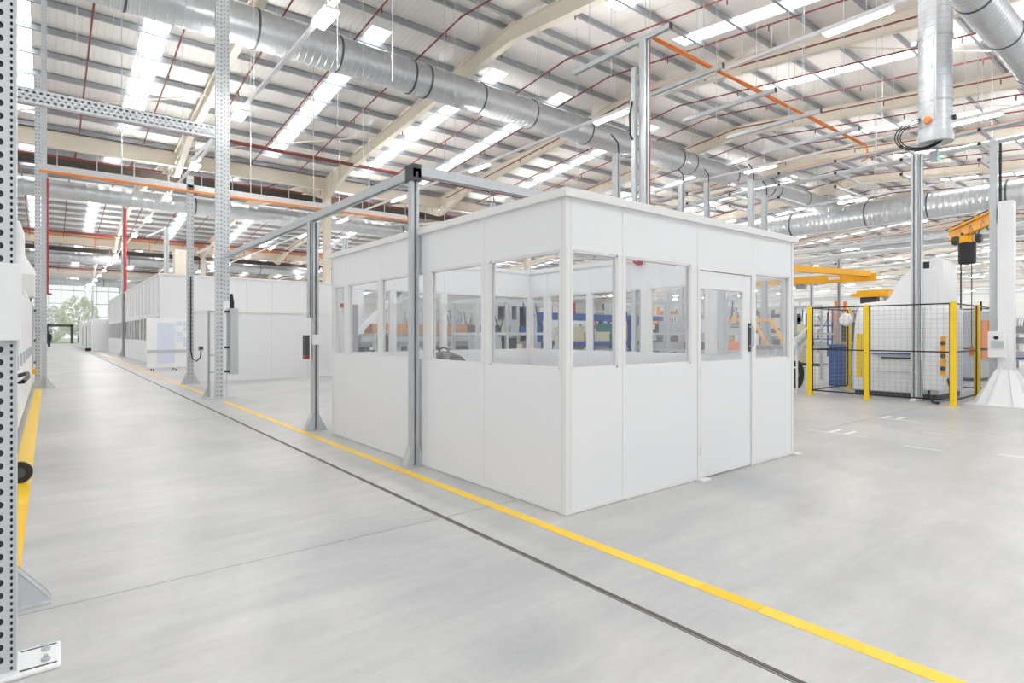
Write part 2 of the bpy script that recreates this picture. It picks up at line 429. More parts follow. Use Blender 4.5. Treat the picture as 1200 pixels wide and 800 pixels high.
# =================================================================== FLOOR MARKINGS AND RAIL
def line(x0, x1, y0, y1, mat, name, label, z=0.002):
    return tag(B(x0, x1, y0, y1, 0.0005, z).build(name, mat), label, 'floor marking')
fl = thing('yellow_floor_line', 'long yellow painted line on the floor beside the white glazed room', 'floor marking')
for a, b, m in ((-3.0, 1.62, 'paint'), (1.625, 1.98, 'paintworn'), (1.985, 5.5, 'paint'), (5.505, 5.85, 'paintworn'), (5.855, 8.6, 'paint'), (8.605, 8.95, 'paintworn'), (8.955, 14.0, 'paint'), (15.6, 19.0, 'paint'), (19.005, 19.5, 'paintworn'), (19.505, 46.0, 'paint'), (47, 58, 'paint')):
    B(2.985, 3.085, a, b, 0.0005, 0.002).build('painted_stretch', m, fl)
fl2 = thing('yellow_floor_line', 'yellow painted floor line along the left edge of the aisle beside the perforated posts', 'floor marking')
for a, b, m in ((4.45, 6.6, 'paintworn'), (6.605, 20.2, 'paint'), (20.8, 60, 'paint')):
    B(-0.30, -0.14, a, b, 0.0005, 0.002).build('painted_stretch', m, fl2)
t = thing('floor_rail', 'narrow dark steel rail set into the floor along the aisle', 'rail')
B(2.518, 2.542, -6, 95, -0.03, 0.003).build('rail_strip', 'railsteel', t)
B(2.500, 2.512, -6, 95, -0.03, 0.002).build('edge_strip', 'joint', t)
marks_w = [((9.29, 4.19), (9.29, 3.34), 'with two cross ticks nearest the white room corner'), ((11.58, 4.28), (11.58, 3.39), 'with two cross ticks in front of the safety fence'),
           ((10.42, 2.99), (10.42, 2.64), 'short and alone between the other dashes'), ((8.95, 2.78), (8.95, 2.34), 'faint and nearest the camera'), ((9.24, 1.85), (9.24, 0.9), 'at the right edge of the picture')]
for (xa, ya), (xc, yc), ds in marks_w:
    tt = thing('floor_dash', 'thin white painted floor dash ' + ds, 'floor marking')
    MB().bar((xa, ya, 0.0012), (xc, yc, 0.0012), 0.03, 0.0015).build('dash', 'paintwhite', tt)
    if 'ticks' in ds:
        ym = (ya + yc) / 2
        for k in (-0.11, 0.11):
            B(xa + 0.02, xa + 0.42, ym + k - 0.03, ym + k + 0.03, 0.0005, 0.002).build('tick', 'paintwhite', tt)

# =================================================================== THE GLAZED WHITE ROOM
room = thing('glazed_enclosure', 'white panelled glazed room without a roof standing beside the yellow line', 'enclosure', (0, 0, 0))
TH = 0.06; SILL, HEAD, TOP = 1.2, 2.2, 2.63
def run_wall(org, du, dn, segs, length):
    """one wall: org is the outer bottom corner, du along, dn inwards; segs: (a, b, wa, wb, sill, head) panel and window extents"""
    o = Vector(org); du = Vector(du); dn = Vector(dn)
    def blk(a, b, t0, t1, z0, z1):
        p = o + du * a + dn * t0; q = o + du * b + dn * t1
        return B(min(p.x, q.x), max(p.x, q.x), min(p.y, q.y), max(p.y, q.y), z0, z1)
    for a, b, wa, wb, sl, hd in segs:
        blk(a + .002, b - .002, 0, TH, 0.035, sl).build('lower_panel', 'panel', room)
        blk(a + .002, b - .002, 0, TH, hd, TOP).build('upper_panel', 'panel', room)
        if wa - a > 0.005: blk(a + .002, wa, 0, TH, sl, hd).build('stile', 'trimwhite', room)
        if b - wb > 0.005: blk(wb, b - .002, 0, TH, sl, hd).build('stile', 'trimwhite', room)
        pn = blk(wa, wb, TH * .45, TH * .55, sl, hd).build('window_pane', 'glass', room)
        bd = MB()
        for (c, d_, e, f_) in ((wa, wb, sl, sl + .018), (wa, wb, hd - .018, hd), (wa, wa + .014, sl, hd), (wb - .014, wb, sl, hd)):
            for t0, t1 in ((TH * .12, TH * .45), (TH * .55, TH * .9)):
                p = o + du * c + dn * t0; q = o + du * d_ + dn * t1
                bd.box(min(p.x, q.x), max(p.x, q.x), min(p.y, q.y), max(p.y, q.y), e, f_)
        bd.build('glazing_bead', 'trimwhite', pn)
        if a > 0.1: blk(a - .003, a + .003, .012, TH - .012, 0.035, TOP).build('joint_strip', 'seam', room)
# left wall (towards the aisle), runs along +Y at X=3.33
segL = [(0.05, 1.15, .08, 1.06, SILL, HEAD), (1.15, 2.25, 1.20, 2.16, SILL, HEAD), (2.25, 3.44, 2.33, 3.40, SILL, HEAD), (3.44, 4.52, 3.50, 4.44, SILL, HEAD), (4.52, 5.0, 4.60, 4.95, SILL, HEAD)]
run_wall((3.33, 3.45, 0), (0, 1, 0), (1, 0, 0), segL, 5.05)
run_wall((7.25, 3.45, 0), (0, 1, 0), (-1, 0, 0), segL, 5.05)
segF = [(0.05, .70, .075, .64, SILL, HEAD), (.70, 1.86, .745, 1.75, SILL, HEAD), (2.95, 3.87, 3.02, 3.82, SILL, HEAD)]
run_wall((3.33, 3.45, 0), (1, 0, 0), (0, 1, 0), segF, 3.92)
segB = [(0.05, .98, .09, .94, SILL, HEAD), (.98, 1.94, 1.03, 1.89, SILL, HEAD), (1.94, 2.9, 1.99, 2.85, SILL, HEAD), (2.9, 3.87, 2.95, 3.82, SILL, HEAD)]
run_wall((3.33, 8.5, 0), (1, 0, 0), (0, -1, 0), segB, 3.92)
for x, y in ((3.33, 3.45), (7.25, 3.45), (3.33, 8.5), (7.25, 8.5)):
    sx = 1 if x < 5 else -1; sy = 1 if y < 5 else -1
    MB().box(min(x - .004 * sx, x + .05 * sx), max(x - .004 * sx, x + .05 * sx), min(y - .004 * sy, y + .05 * sy), max(y - .004 * sy, y + .05 * sy), 0, TOP).build('corner_post', 'trimwhite', room, bevel=0.006)
    gr = MB(); gr.box(min(x + .0505 * sx, x + .0535 * sx), max(x + .0505 * sx, x + .0535 * sx), min(y - .002 * sy, y + .04 * sy), max(y - .002 * sy, y + .04 * sy), 0, TOP); gr.box(min(x - .002 * sx, x + .04 * sx), max(x - .002 * sx, x + .04 * sx), min(y + .0505 * sy, y + .0535 * sy), max(y + .0505 * sy, y + .0535 * sy), 0, TOP); gr.build('post_groove', 'seam', room)
for a in ('front', 'back', 'left', 'right'):
    e = 0.045
    dims = {'front': (3.33 - e, 7.25 + e, 3.45 - e, 3.45 + .08), 'back': (3.33 - e, 7.25 + e, 8.5 - .08, 8.5 + e), 'left': (3.33 - e, 3.33 + .08, 3.45 + .08, 8.5 - .08), 'right': (7.25 - .08, 7.25 + e, 3.45 + .08, 8.5 - .08)}[a]
    B(*dims, TOP, 2.70).build('top_rail', 'trimwhite', room)
    e = 0.004
    dims = {'front': (3.33 + .05, 5.19, 3.45 - e, 3.45 + .05), 'back': (3.38, 7.2, 8.5 - .05, 8.5 + e), 'left': (3.33 - e, 3.33 + .05, 3.5, 8.45), 'right': (7.2, 7.25 + e, 3.5, 8.45)}[a]
    B(*dims, 0.004, 0.035).build('base_rail', 'trimwhite', room)
    dims = {'front': (3.39, 5.19, 3.454, 3.49), 'back': (3.38, 7.2, 8.46, 8.49), 'left': (3.334, 3.37, 3.5, 8.45), 'right': (7.21, 7.246, 3.5, 8.45)}[a]
    B(*dims, 0.0, 0.004).build('floor_seal', 'shadowgap', room)
B(6.28, 7.2, 3.446, 3.5, 0.004, 0.035).build('base_rail', 'trimwhite', room)
# door bay 5.19 - 6.28
B(5.192, 6.278, 3.45, 3.51, 2.20, TOP).build('upper_panel', 'panel', room)
fr = MB(); fr.box(5.19, 5.225, 3.442, 3.515, 0, 2.16); fr.box(6.245, 6.28, 3.442, 3.515, 0, 2.16); fr.box(5.19, 6.28, 3.442, 3.515, 2.16, 2.198)
fr.build('door_frame', 'trimwhite', room)
dr = MB()
dr.box(5.23, 6.24, 3.456, 3.50, 0.012, 1.21); dr.box(5.23, 6.24, 3.456, 3.50, 1.97, 2.152); dr.box(5.23, 5.262, 3.456, 3.50, 1.21, 1.97); dr.box(6.08, 6.24, 3.456, 3.50, 1.21, 1.97)
door_leaf = dr.build('door', 'panel', room)
B(5.262, 6.08, 3.475, 3.482, 1.21, 1.97).build('door_pane', 'glass', door_leaf)
h = MB(); h.box(6.185, 6.225, 3.437, 3.457, 1.30, 1.62); hb = h.build('handle_plate', 'dark', door_leaf, bevel=0.004)
MB().path([(6.195, 3.445, 1.36), (6.195, 3.40, 1.36), (6.195, 3.395, 1.40), (6.195, 3.395, 1.54), (6.195, 3.40, 1.58), (6.195, 3.445, 1.58)], 0.011, 8).build('handle', 'galvdark', door_leaf, smooth=True)
for z in (0.3, 1.1, 1.9): B(5.22, 5.24, 3.435, 3.46, z - .05, z + .05).build('hinge', 'trimwhite', door_leaf)
B(5.155, 5.30, 3.36, 3.44, 0, 0.022).build('floor_stop', 'trimwhite', room, bevel=0.003)
B(7.2, 7.33, 3.38, 3.44, 0, 0.02).build('floor_stop', 'trimwhite', room, bevel=0.003)
# red alarm sounder on the far top rail
al = thing('alarm_sounder', 'round red alarm sounder on the far top rail of the glazed room', 'alarm', (7.19, 5.8, 2.7))
MB().lathe([(0.02, -0.005), (0.075, 0.0), (0.085, 0.03), (0.075, 0.07), (0.04, 0.085)], (-.085, 0, -0.05), 'x', 20).build('dome', 'red', al, smooth=True)
MB().lathe([(0.03, 0.0), (0.035, 0.012), (0.01, 0.018)], (-.105, 0, -0.05), 'x', 14).build('lens', 'white', al, smooth=True)
B(-0.02, 0.02, -0.05, 0.05, -0.13, 0.0).build('back_plate', 'red', al)
# bench inside the room
bn = thing('work_bench', 'low grey worktable standing inside the glazed room', 'table', (5.35, 6.3, 0))
B(-1.6, 1.5, -0.9, 0.9, .80, .83).build('table_top', 'tabletop', bn, bevel=0.004)
B(-1.5, 1.5, -.905, .905, .76, .80).build('edge_band', 'dark', bn)
for sx in (-1.4, 1.4):
    for sy in (-.8, .8): B(sx - .03, sx + .03, sy - .03, sy + .03, 0, .76).build('leg', 'grey', bn)
bg_ = thing('equipment_bag', 'dark grey bag lying on the worktable inside the glazed room', 'bag', (4.05, 6.5, .83))
MB().lathe([(0.02, -.34), (0.18, -.3), (0.22, -.1), (0.22, .1), (0.18, .3), (0.02, .34)], (0, 0, .22), 'y', 14).build('body', 'dark', bg_, smooth=True)
MB().path([(0, -.12, .42), (0.0, -.1, .47), (0, 0, .49), (0, .1, .47), (0, .12, .42)], .012, 6).build('strap', 'black', bg_, smooth=True)
kc = thing('equipment_case', 'flat dark case on the worktable nearer the glazed room corner', 'case', (4.05, 5.72, .83)); B(-.13, .13, -.2, .2, 0, .3).build('shell', 'dark', kc, bevel=.02); B(-.132, .132, -.202, .202, .19, .2).build('seam', 'black', kc); B(-.05, .05, -.03, .03, .3, .33).build('handle', 'black', kc, bevel=.01)
# =================================================================== STRUT FRAME IN FRONT OF THE ROOM
def foot(parent, x, y, half=0.17, hgt=0.22, w=0.06, mat='galv', both=True):
    """splayed post foot: base plate, two gussets"""
    m = MB(); m.box(x - half, x + half, y - .09, y + .09, 0, .012)
    for s in ((-1, 1) if both else (1,)):
        a = x + s * w * .7
        m.prism([(a, .012), (x + s * half, .012), (a, hgt)], y - .055, y - .045, 'y'); m.prism([(a, .012), (x + s * half, .012), (a, hgt)], y + .045, y + .055, 'y')
        m.add([(x + s * half, y - .055, .012), (x + s * half, y + .055, .012), (a, y + .055, hgt), (a, y - .055, hgt)], [(0, 1, 2, 3)])
    return m.build('foot', mat, parent)
FR = 3.25
pa = thing('strut_post', 'slotted grey steel post bolted to the floor right in front of the glazed room', 'post', (0, 0, 0))
MB().channel((FR, 5.86, 0.012), (FR, 5.86, 3.27), .095, .085, .32, .4, (0, -1, 0)).build('channel', 'galvdark', pa)
foot(pa, FR, 5.86, .12, .24, .06)
pb = thing('strut_post', 'slotted grey steel post carrying a small red-tipped switch box', 'post', (0, 0, 0))
MB().channel((FR, 9.0, 0.012), (FR, 9.0, 3.24), .095, .095, .32, .4, (0, -1, 0)).build('channel', 'galvdark', pb)
MB().channel((FR - .085, 9.0, 1.75), (FR - .085, 9.0, 3.24), .05, .08, .3, .4, (0, -1, 0)).build('side_channel', 'galvdark', pb)
foot(pb, FR, 9.0, .17, .26, .06)
sw = thing('switch_box', 'dark switch box with a red base clipped to the slotted post', 'switch', (FR - .12, 9.0, 1.16))
B(-.05, .02, -.06, .06, 0, .32).build('body', 'dark', sw, bevel=.008); B(-.05, .02, -.06, .06, -.05, 0).build('red_base', 'red', sw, bevel=.006)
B(.06, .21, -.055, -.05, .17, .33).build('label_plate', 'white', sw)
bm1 = thing('strut_beam', 'grey slotted strut beam running away from the near post above the room wall', 'beam')
MB().channel((FR, 5.78, 3.32), (FR, 14.75, 3.32), .10, .10, .3, .4, (0, 0, -1)).build('channel', 'galvdark', bm1)
B(FR - .055, FR + .055, 5.78, 5.96, 3.23, 3.42).build('corner_bracket', 'dark', bm1)
bm2 = thing('strut_beam', 'grey slotted strut beam crossing over the glazed room from the near post', 'beam')
MB().channel((FR + .06, 5.86, 3.36), (9.6, 5.86, 3.36), .10, .11, .3, .4, (0, 0, -1)).build('channel', 'galvdark', bm2)
MB().channel((9.6, 5.86, 0.0), (9.6, 5.86, 3.3), .095, .095, .3, .4, (0, -1, 0)).build('end_post', 'galvdark', bm2)

# =================================================================== PERFORATED POSTS
def perf_post(parent, x, y, z0, z1, w, d, cols, mat='galv', name='upright', core='midgrey'):
    """hollow upright, perforated face towards -Y (and towards +X), sides plain"""
    m = MB()
    m.perf((x, y, z0), (1, 0, 0), (0, 0, 1), w, z1 - z0, cols)
    m.add([(x, y, z0), (x, y + d, z0), (x, y + d, z1), (x, y, z1)], [(0, 1, 2, 3)])
    m.add([(x + w, y, z0), (x + w, y + d, z0), (x + w, y + d, z1), (x + w, y, z1)], [(0, 1, 2, 3)])
    m.add([(x, y + d, z0), (x + w, y + d, z0), (x + w, y + d, z1), (x, y + d, z1)], [(0, 1, 2, 3)])
    m.add([(x, y, z1), (x + w, y, z1), (x + w, y + d, z1), (x, y + d, z1)], [(0, 1, 2, 3)])
    B(x + .004, x + w - .004, y + .012, y + d - .006, z0, z1 - .01).build('hole_shade_core', core, parent)
    return m.build(name, mat, parent)
p0 = thing('perforated_post', 'tall perforated galvanised post at the left edge with a white base plate', 'post')
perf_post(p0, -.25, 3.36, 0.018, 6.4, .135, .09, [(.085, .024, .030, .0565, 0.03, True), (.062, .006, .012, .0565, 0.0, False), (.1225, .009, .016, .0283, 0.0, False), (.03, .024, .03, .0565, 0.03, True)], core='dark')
MB().box(-.1145, -.110, 3.352, 3.46, .018, 6.4).build('edge_flange', 'galv', p0)
m = MB(); m.box(-.27, .045, 3.30, 3.56, 0, .018)
bp_ = m.build('base_plate', 'white', p0, bevel=.008)
for x, y in ((-.01, 3.38), (-.01, 3.49)):
    MB().lathe([(.018, .018), (.018, .03), (.008, .032), (.008, .045)], (x, y, 0), 'z', 8).build('anchor_bolt', 'galvdark', bp_)
for y in (3.335, 3.535): B(-.1, .03, y - .006, y + .006, .018, .0195).build('plate_slot', 'dark', bp_)
c0 = thing('white_cabinet', 'white box cabinet fixed to the perforated post at the left edge', 'cabinet', (0, 0, 0))
B(-.42, -.092, 3.25, 3.35, 1.47, 1.80).build('body', 'panel', c0, bevel=.004); B(-.415, -.1, 3.245, 3.25, 1.475, 1.795).build('door', 'white', c0)
p0b = thing('perforated_post', 'grey post with a triangular foot half hidden behind the leftmost post', 'post')
MB().channel((-.19, 4.2, 0), (-.19, 4.2, 6.4), .09, .09, .3, .4, (0, -1, 0)).build('channel', 'galv', p0b)
foot(p0b, -.19, 4.2, .20, .22, .06)
pl = thing('perforated_post', 'tall grey galvanised post with a splayed foot on the left side of the aisle', 'post')
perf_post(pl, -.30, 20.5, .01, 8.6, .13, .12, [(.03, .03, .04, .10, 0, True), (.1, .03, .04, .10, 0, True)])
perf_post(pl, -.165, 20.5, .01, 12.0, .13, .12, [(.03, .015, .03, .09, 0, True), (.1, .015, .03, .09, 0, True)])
foot(pl, -.13, 20.5, .30, .34, .09)
cl = thing('wall_enclosure', 'slim grey cabinet mounted beside the post on the left side of the aisle', 'cabinet', (0, 0, 0))
B(-.48, -.31, 20.2, 20.5, .6, 2.2).build('body', 'grey', cl, bevel=.006)
for z in (.7, 1.3, 2.1): B(-.31, -.27, 20.25, 20.3, z, z + .05).build('clip', 'black', cl)
MB().path([(-.4, 20.4, 2.2), (-.4, 20.4, 2.45), (-.36, 20.42, 2.7)], .04, 8).build('cable', 'black', cl)
yb_ = thing('yellow_box', 'small yellow junction box low on the left aisle post', 'box', (-.36, 20.2, .42)); B(-.07, .1, -.06, .06, 0, .15).build('body', 'crane', yb_, bevel=.01); B(-.05, .08, -.07, -.06, .02, .13).build('lid', 'crane', yb_)
pd = thing('perforated_post', 'tallest double perforated post beside the aisle with a grey cabinet on its side', 'post')
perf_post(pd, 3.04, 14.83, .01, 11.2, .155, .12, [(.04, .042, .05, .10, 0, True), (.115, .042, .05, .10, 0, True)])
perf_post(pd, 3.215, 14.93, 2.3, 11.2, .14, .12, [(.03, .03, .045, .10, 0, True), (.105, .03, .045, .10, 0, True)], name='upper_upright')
B(3.196, 3.214, 14.85, 15.0, 2.3, 11.0).build('joint_web', 'galvdark', pd)
MB().channel((2.93, 15.05, 0), (2.93, 15.05, 2.05), .05, .05, .3, .4, (0, -1, 0)).build('stand_bar', 'galvdark', pd)
for z in (.6, 1.0, 2.02): B(2.93, 3.04, 15.0, 15.03, z - .02, z + .02).build('bracket', 'galvdark', pd)
m = MB(); m.box(2.78, 3.42, 14.75, 15.12, 0, .01); m.prism([(2.90, .01), (2.78, .01), (2.90, .26)], 15.03, 15.05, 'y'); m.build('foot', 'galvdark', pd)
MB().tube((3.29, 14.9, 0), (3.29, 14.9, 2.1), .012, 8).build('conduit', 'galv', pd)
ce = thing('wall_enclosure', 'tall slim grey cabinet hung on the double perforated post', 'cabinet')
B(3.325, 3.50, 14.72, 15.1, .55, 2.1).build('body', 'grey', ce, bevel=.006); B(3.332, 3.493, 14.712, 14.72, .56, 2.09).build('door', 'grey', ce)
for z in (.62, 1.18, 2.02): B(3.22, 3.325, 14.78, 14.84, z - .025, z + .025).build('clip', 'black', ce)
for dx in (.06, .11): MB().path([(3.325 + dx, 14.95, 2.1), (3.325 + dx, 14.95, 2.25), (3.30 + dx, 14.98, 2.45)], .025, 8).build('cable', 'black', ce)
pe = thing('perforated_post', 'grey steel post with a socket box in front of the low white partition', 'post')
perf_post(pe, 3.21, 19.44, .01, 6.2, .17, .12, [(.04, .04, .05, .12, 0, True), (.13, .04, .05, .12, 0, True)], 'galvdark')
foot(pe, 3.295, 19.5, .24, .42, .09, 'galvdark')
so = thing('socket_box', 'small grey socket box on a looped cable beside the post', 'socket'); B(3.5, 3.64, 19.40, 19.48, 1.0, 1.13).build('body', 'grey', so, bevel=.006); B(3.52, 3.62, 19.39, 19.40, 1.02, 1.11).build('lid', 'dark', so)
MB().path([(3.30, 19.40, 3.2), (3.30, 19.40, 1.0), (3.34, 19.38, .75), (3.45, 19.38, .68), (3.55, 19.38, .8), (3.57, 19.40, 1.0)], .018, 8).build('cable', 'black', so, smooth=True)
pf = thing('perforated_post', 'distant grey post with a red pipe beside the far white cabins', 'post')
MB().channel((3.95, 46.9, 0), (3.95, 46.9, 11.0), .22, .2, .3, .4, (0, -1, 0)).build('channel', 'galvdark', pf); foot(pf, 3.95, 46.9, .28, .5, .14)
# ---- cross beams over the aisle
xb1 = thing('cross_beam', 'perforated galvanised beam spanning the aisle high up to the double post', 'beam')
m = MB(); m.perf((-1.6, 14.86, 6.07), (0, 0, 1), (1, 0, 0), .26, 4.66, [(.055, .05, .065, .11, 0, True), (.13, .035, .05, .11, .055, True), (.205, .05, .065, .11, 0, True)])
m.build('web', 'galv', xb1)
B(-1.6, 3.06, 14.86, 15.0, 6.33, 6.345).build('top_flange', 'galv', xb1); B(-1.6, 3.06, 14.86, 15.0, 6.055, 6.07).build('bottom_flange', 'galv', xb1); B(-1.6, 3.06, 14.985, 15.0, 6.07, 6.33).build('rear_web', 'galv', xb1)
MB().bar((2.5, 14.93, 5.4), (2.98, 14.93, 6.05), .05, .06).build('knee_brace', 'galvdark', xb1)
xb2 = thing('cross_beam', 'grey beam with orange cable crossing the aisle beyond the double post', 'beam')
MB().channel((-.2, 19.5, 5.85), (10.5, 19.5, 5.85), .12, .18, .3, .3, (0, 0, -1)).build('channel', 'galv', xb2)
B(-.2, 10.5, 19.36, 19.42, 5.70, 5.76).build('cable', 'orange', xb2)
for x in (1.6, 3.1, 5.0, 7.0, 9.0): MB().tube((x, 19.5, 5.94), (x, 19.5, 11.2), .012, 6).build('hanger_rod', 'galv', xb2)
# ---- tall middle post with red strip, and the suspended grid to its right
pm_ = thing('service_post', 'tall grey service post with a red strip rising behind the glazed room', 'post')
MB().channel((9.60, 7.64, 0), (9.60, 7.64, 7.55), .16, .14, .28, .4, (0, -1, 0)).build('channel', 'galv', pm_)
MB().channel((9.47, 7.78, 0), (9.47, 7.78, 7.0), .08, .1, .28, .4, (0, -1, 0)).build('rear_channel', 'galv', pm_)
B(9.69, 9.735, 7.58, 7.66, 0, 7.6).build('red_strip', 'red', pm_)
B(9.45, 9.8, 7.5, 7.76, 0, .015).build('base_plate', 'galv', pm_)
MB().path([(9.42, 7.8, 6.3), (9.34, 7.8, 6.0), (9.36, 7.8, 5.6), (9.45, 7.8, 5.5)], .02, 6).build('cable', 'black', pm_)
for i, (x, ya, yb2, ds) in enumerate(((9.62, 7.0, 9.7, 'on top of the red-stripped service post'), (12.0, 7.3, 10.0, 'next along the orange cable from the service post'), (14.2, 7.2, 9.9, 'under the middle of the orange cable'), (16.5, 7.1, 9.9, 'before the far end of the orange cable'), (18.8, 7.0, 10.0, 'last under the orange cable'))):
    tt = thing('hanging_strut', 'short white-grey strut hanging high ' + ds, 'strut')
    MB().channel((x, ya, 7.6), (x, yb2, 7.6), .09, .10, .3, .4, (0, 0, -1)).build('channel', 'galv', tt)
    B(x - .05, x + .05, ya - .012, ya, 7.54, 7.66).build('end_cap', 'black', tt)
    for y in (ya + .5, yb2 - .5): MB().tube((x, y, 7.65), (x, y, rz(y, 15) - .2), .008, 6).build('hanger_rod', 'galv', tt)
oc = thing('orange_cable_run', 'bright orange cable run slanting across the upper right roof space', 'cable')
for k in range(3): MB().path([(9.9 + 1.0 * i, 7.58 + .045 * k, 7.69 + .014 * math.sin(i * 1.9 + k)) for i in range(12)], .018, 6).build('cable', 'orange', oc, smooth=True)
MB().path([(20.9, 7.6, 7.69), (21.05, 7.6, 7.66), (21.1, 7.6, 7.3), (21.1, 7.8, 7.22)], .025, 6).build('drop', 'orange', oc)
# service runs along Y at the right, marching into the distance
def service_run(x, z, label, orange, near, y0=-1.0):
    tt = thing('service_run', label, 'cable tray')
    y1 = 40.0 if near else 60.0
    m = MB(); m.box(x - .14, x + .14, y0, y1, z, z + .008); m.box(x - .14, x - .132, y0, y1, z, z + .07); m.box(x + .132, x + .14, y0, y1, z, z + .07); m.build('tray', 'galv', tt)
    if orange:
        for k in range(3): MB().path([(x - .09 + .07 * k, y0 + 1.5 * i, z + .07 + .014 * math.sin(i * 2.1 + k * 1.3)) for i in range(int((y1 - y0) / 1.5) + 1)], .033, 6).build('cable', 'orange', tt, smooth=True)
    MB().channel((x + .55, y0, z - .25), (x + .55, y1, z - .25), .1, .1, .3, .4, (0, 0, -1)).build('strut', 'galv', tt)
    MB().tube((x + .95, y0, z - .1), (x + .95, y1, z - .1), .05, 8).build('pipe', 'white', tt, smooth=True)
    rods = MB(); cross = MB()
    k = y0 + 1
    while k < y1:
        cross.bar((x - .45, k, z - .05), (x + 1.15, k, z - .05), .05, .05)
        for dx in (-.4, 1.1): rods.tube((x + dx, k, z), (x + dx, k, min(rz(k, 15) if k < 31.4 else rz(k, 47.8), 12) - .1), .008, 4, caps=False)
        k += 2.6
    if near:
        for j in range(9):
            for dz in (.05, .45, .9):
                q = B(x - .75, x + 1.3, y0 + .9 + 1.9 * j - .035, y0 + .9 + 1.9 * j + .035, z - dz - .12, z - dz - .04).build('cross_strut', 'galv', tt); B(x - .765, x - .75, y0 + .9 + 1.9 * j - .04, y0 + .9 + 1.9 * j + .04, z - dz - .125, z - dz - .035).build('end_cap', 'black', q)
    cross.build('cross_struts', 'galvdark', tt)['kind'] = 'stuff'; rods.build('hanger_rods', 'galv', tt)['kind'] = 'stuff'
service_run(21.1, 7.35, 'cable tray with orange cables nearest the vertical duct on the right', True, True, 3.6)
service_run(29.5, 5.5, 'second cable tray behind the vertical duct, without orange cable', False, False, 4.0)
service_run(36.3, 6.9, 'third overhead tray in the right distance carrying orange cable', True, False)
service_run(49.2, 6.9, 'fourth overhead tray in the right distance, grey', False, False)
service_run(58.6, 6.7, 'fifth overhead tray far off on the right', False, False)
service_run(68.0, 6.7, 'sixth overhead tray far off on the right', False, False)
service_run(80.0, 6.6, 'farthest overhead tray on the right', True, False)
# dark brown band under the first valley
dk = thing('dark_band', 'dark brown band with hangers running under the first valley beam', 'trunking')
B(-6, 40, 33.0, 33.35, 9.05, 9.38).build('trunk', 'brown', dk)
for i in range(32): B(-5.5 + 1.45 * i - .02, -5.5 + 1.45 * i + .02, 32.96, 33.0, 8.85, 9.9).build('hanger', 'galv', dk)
dk = thing('dark_band', 'dark brown band under the second valley beam far down the hall', 'trunking')
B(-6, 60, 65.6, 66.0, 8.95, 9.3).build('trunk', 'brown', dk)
ot = thing('orange_cable_tray', 'thin orange cable tray with drops along the second valley beam', 'cable tray')
B(-6, 60, 62.8, 62.9, 9.95, 10.08).build('cable', 'orange', ot)
for i in range(16): B(-5 + 4.1 * i - .04, -5 + 4.1 * i + .04, 62.8, 62.9, 9.0, 9.95).build('drop', 'orange', ot)

# =================================================================== SPRINKLER PIPES
for r, nm in ((15.0, 'red sprinkler pipes under the nearest roof span above the glazed room'), (47.8, 'red sprinkler pipes under the second roof span'), (80.6, 'red sprinkler pipes under the farthest roof span down the aisle')):
    t = thing('sprinkler_pipework', nm, 'sprinkler pipes')
    for s in (-1, 1):
        pmesh = MB().tube((0, 0, -.62), (0, s * 15.2, -SL * 15.2 - .62), .028, 6).mesh('range_pipe', True)
        for k in range(-2, 36 if r < 20 else 24):
            link('range_pipe', pmesh, 'redpipe', t, (1.0 + 2.25 * k, r, ZR))
    sm = MB()
    for k in range(-2, 20):
        for j in range(8):
            y = r + (-13.5 + 3.6 * j); x = 1.0 + 2.25 * k
            sm.tube((x, y, rz(y, r) - .66), (x, y, rz(y, r) - .82), .02, 5)
    sm.build('sprinkler_heads', 'redpipe', t)['kind'] = 'stuff'
    for y, z in ((r + 12.6, rz(r + 12.6, r) - .75), (r - 12.6, rz(r - 12.6, r) - .75)):
        MB().tube((-6, y, z), (60, y, z), .085, 10).build('main_pipe', 'redpipe', t, smooth=True)
for x, y, zt, zb, r_, nm in ((4.03, 46.6, 9.9, 3.7, .075, 'thick red standpipe dropping beside the distant grey post'), (-.02, 20.45, 5.8, 2.6, .022, 'thin red pipe running down the left aisle post')):
    t = thing('standpipe', nm, 'pipe'); MB().tube((x, y, zb), (x, y, zt), r_, 10).build('pipe', 'red', t, smooth=True)
    MB().tube((x - r_ * .5, y, zb), (x + r_ * 4, y, zb), r_ * 1.15, 10).build('elbow', 'red', t, smooth=True)

# =================================================================== DUCTS
def spiral(parent, p, q, r, pitch=.2, n=24, name='duct_run'):
    """round duct with raised spiral-seam ribs"""
    p = Vector(p); q = Vector(q); L_ = (q - p).length; d = (q - p) / L_
    a = Vector((0, 0, 1)) if abs(d.z) < .9 else Vector((1, 0, 0)); s = d.cross(a).normalized(); u = s.cross(d)
    vs = []; st = []; k = 0.0
    while k < L_:
        st += [(k, r), (k + pitch * .80, r), (k + pitch * .84, r + .007), (k + pitch * .96, r + .007)]; k += pitch
    st = [x for x in st if x[0] <= L_] + [(L_, r)]
    for h_, rr in st:
        for i in range(n):
            t_ = 2 * PI * i / n; vs.append(p + d * h_ + s * math.cos(t_) * rr + u * math.sin(t_) * rr)
    fs = [(i * n + k_, i * n + (k_ + 1) % n, (i + 1) * n + (k_ + 1) % n, (i + 1) * n + k_) for i in range(len(st) - 1) for k_ in range(n)]
    fs += [tuple(range(n - 1, -1, -1)), tuple(range(len(vs) - n, len(vs)))]
    return MB().add(vs, fs).build(name, 'duct', parent, smooth=True)
def band(parent, c, axis, r, w=.05):
    return MB().lathe([(r * 1.0, -w), (r * 1.035, -w), (r * 1.035, w), (r * 1.0, w)], c, axis, 24).build('joint_band', 'seamdark', parent)
d1 = thing('spiral_duct', 'big round spiral duct running under the nearest roof span towards the right', 'duct')
spiral(d1, (-9, 17.5, 10.2), (42.5, 17.5, 10.2), .54)
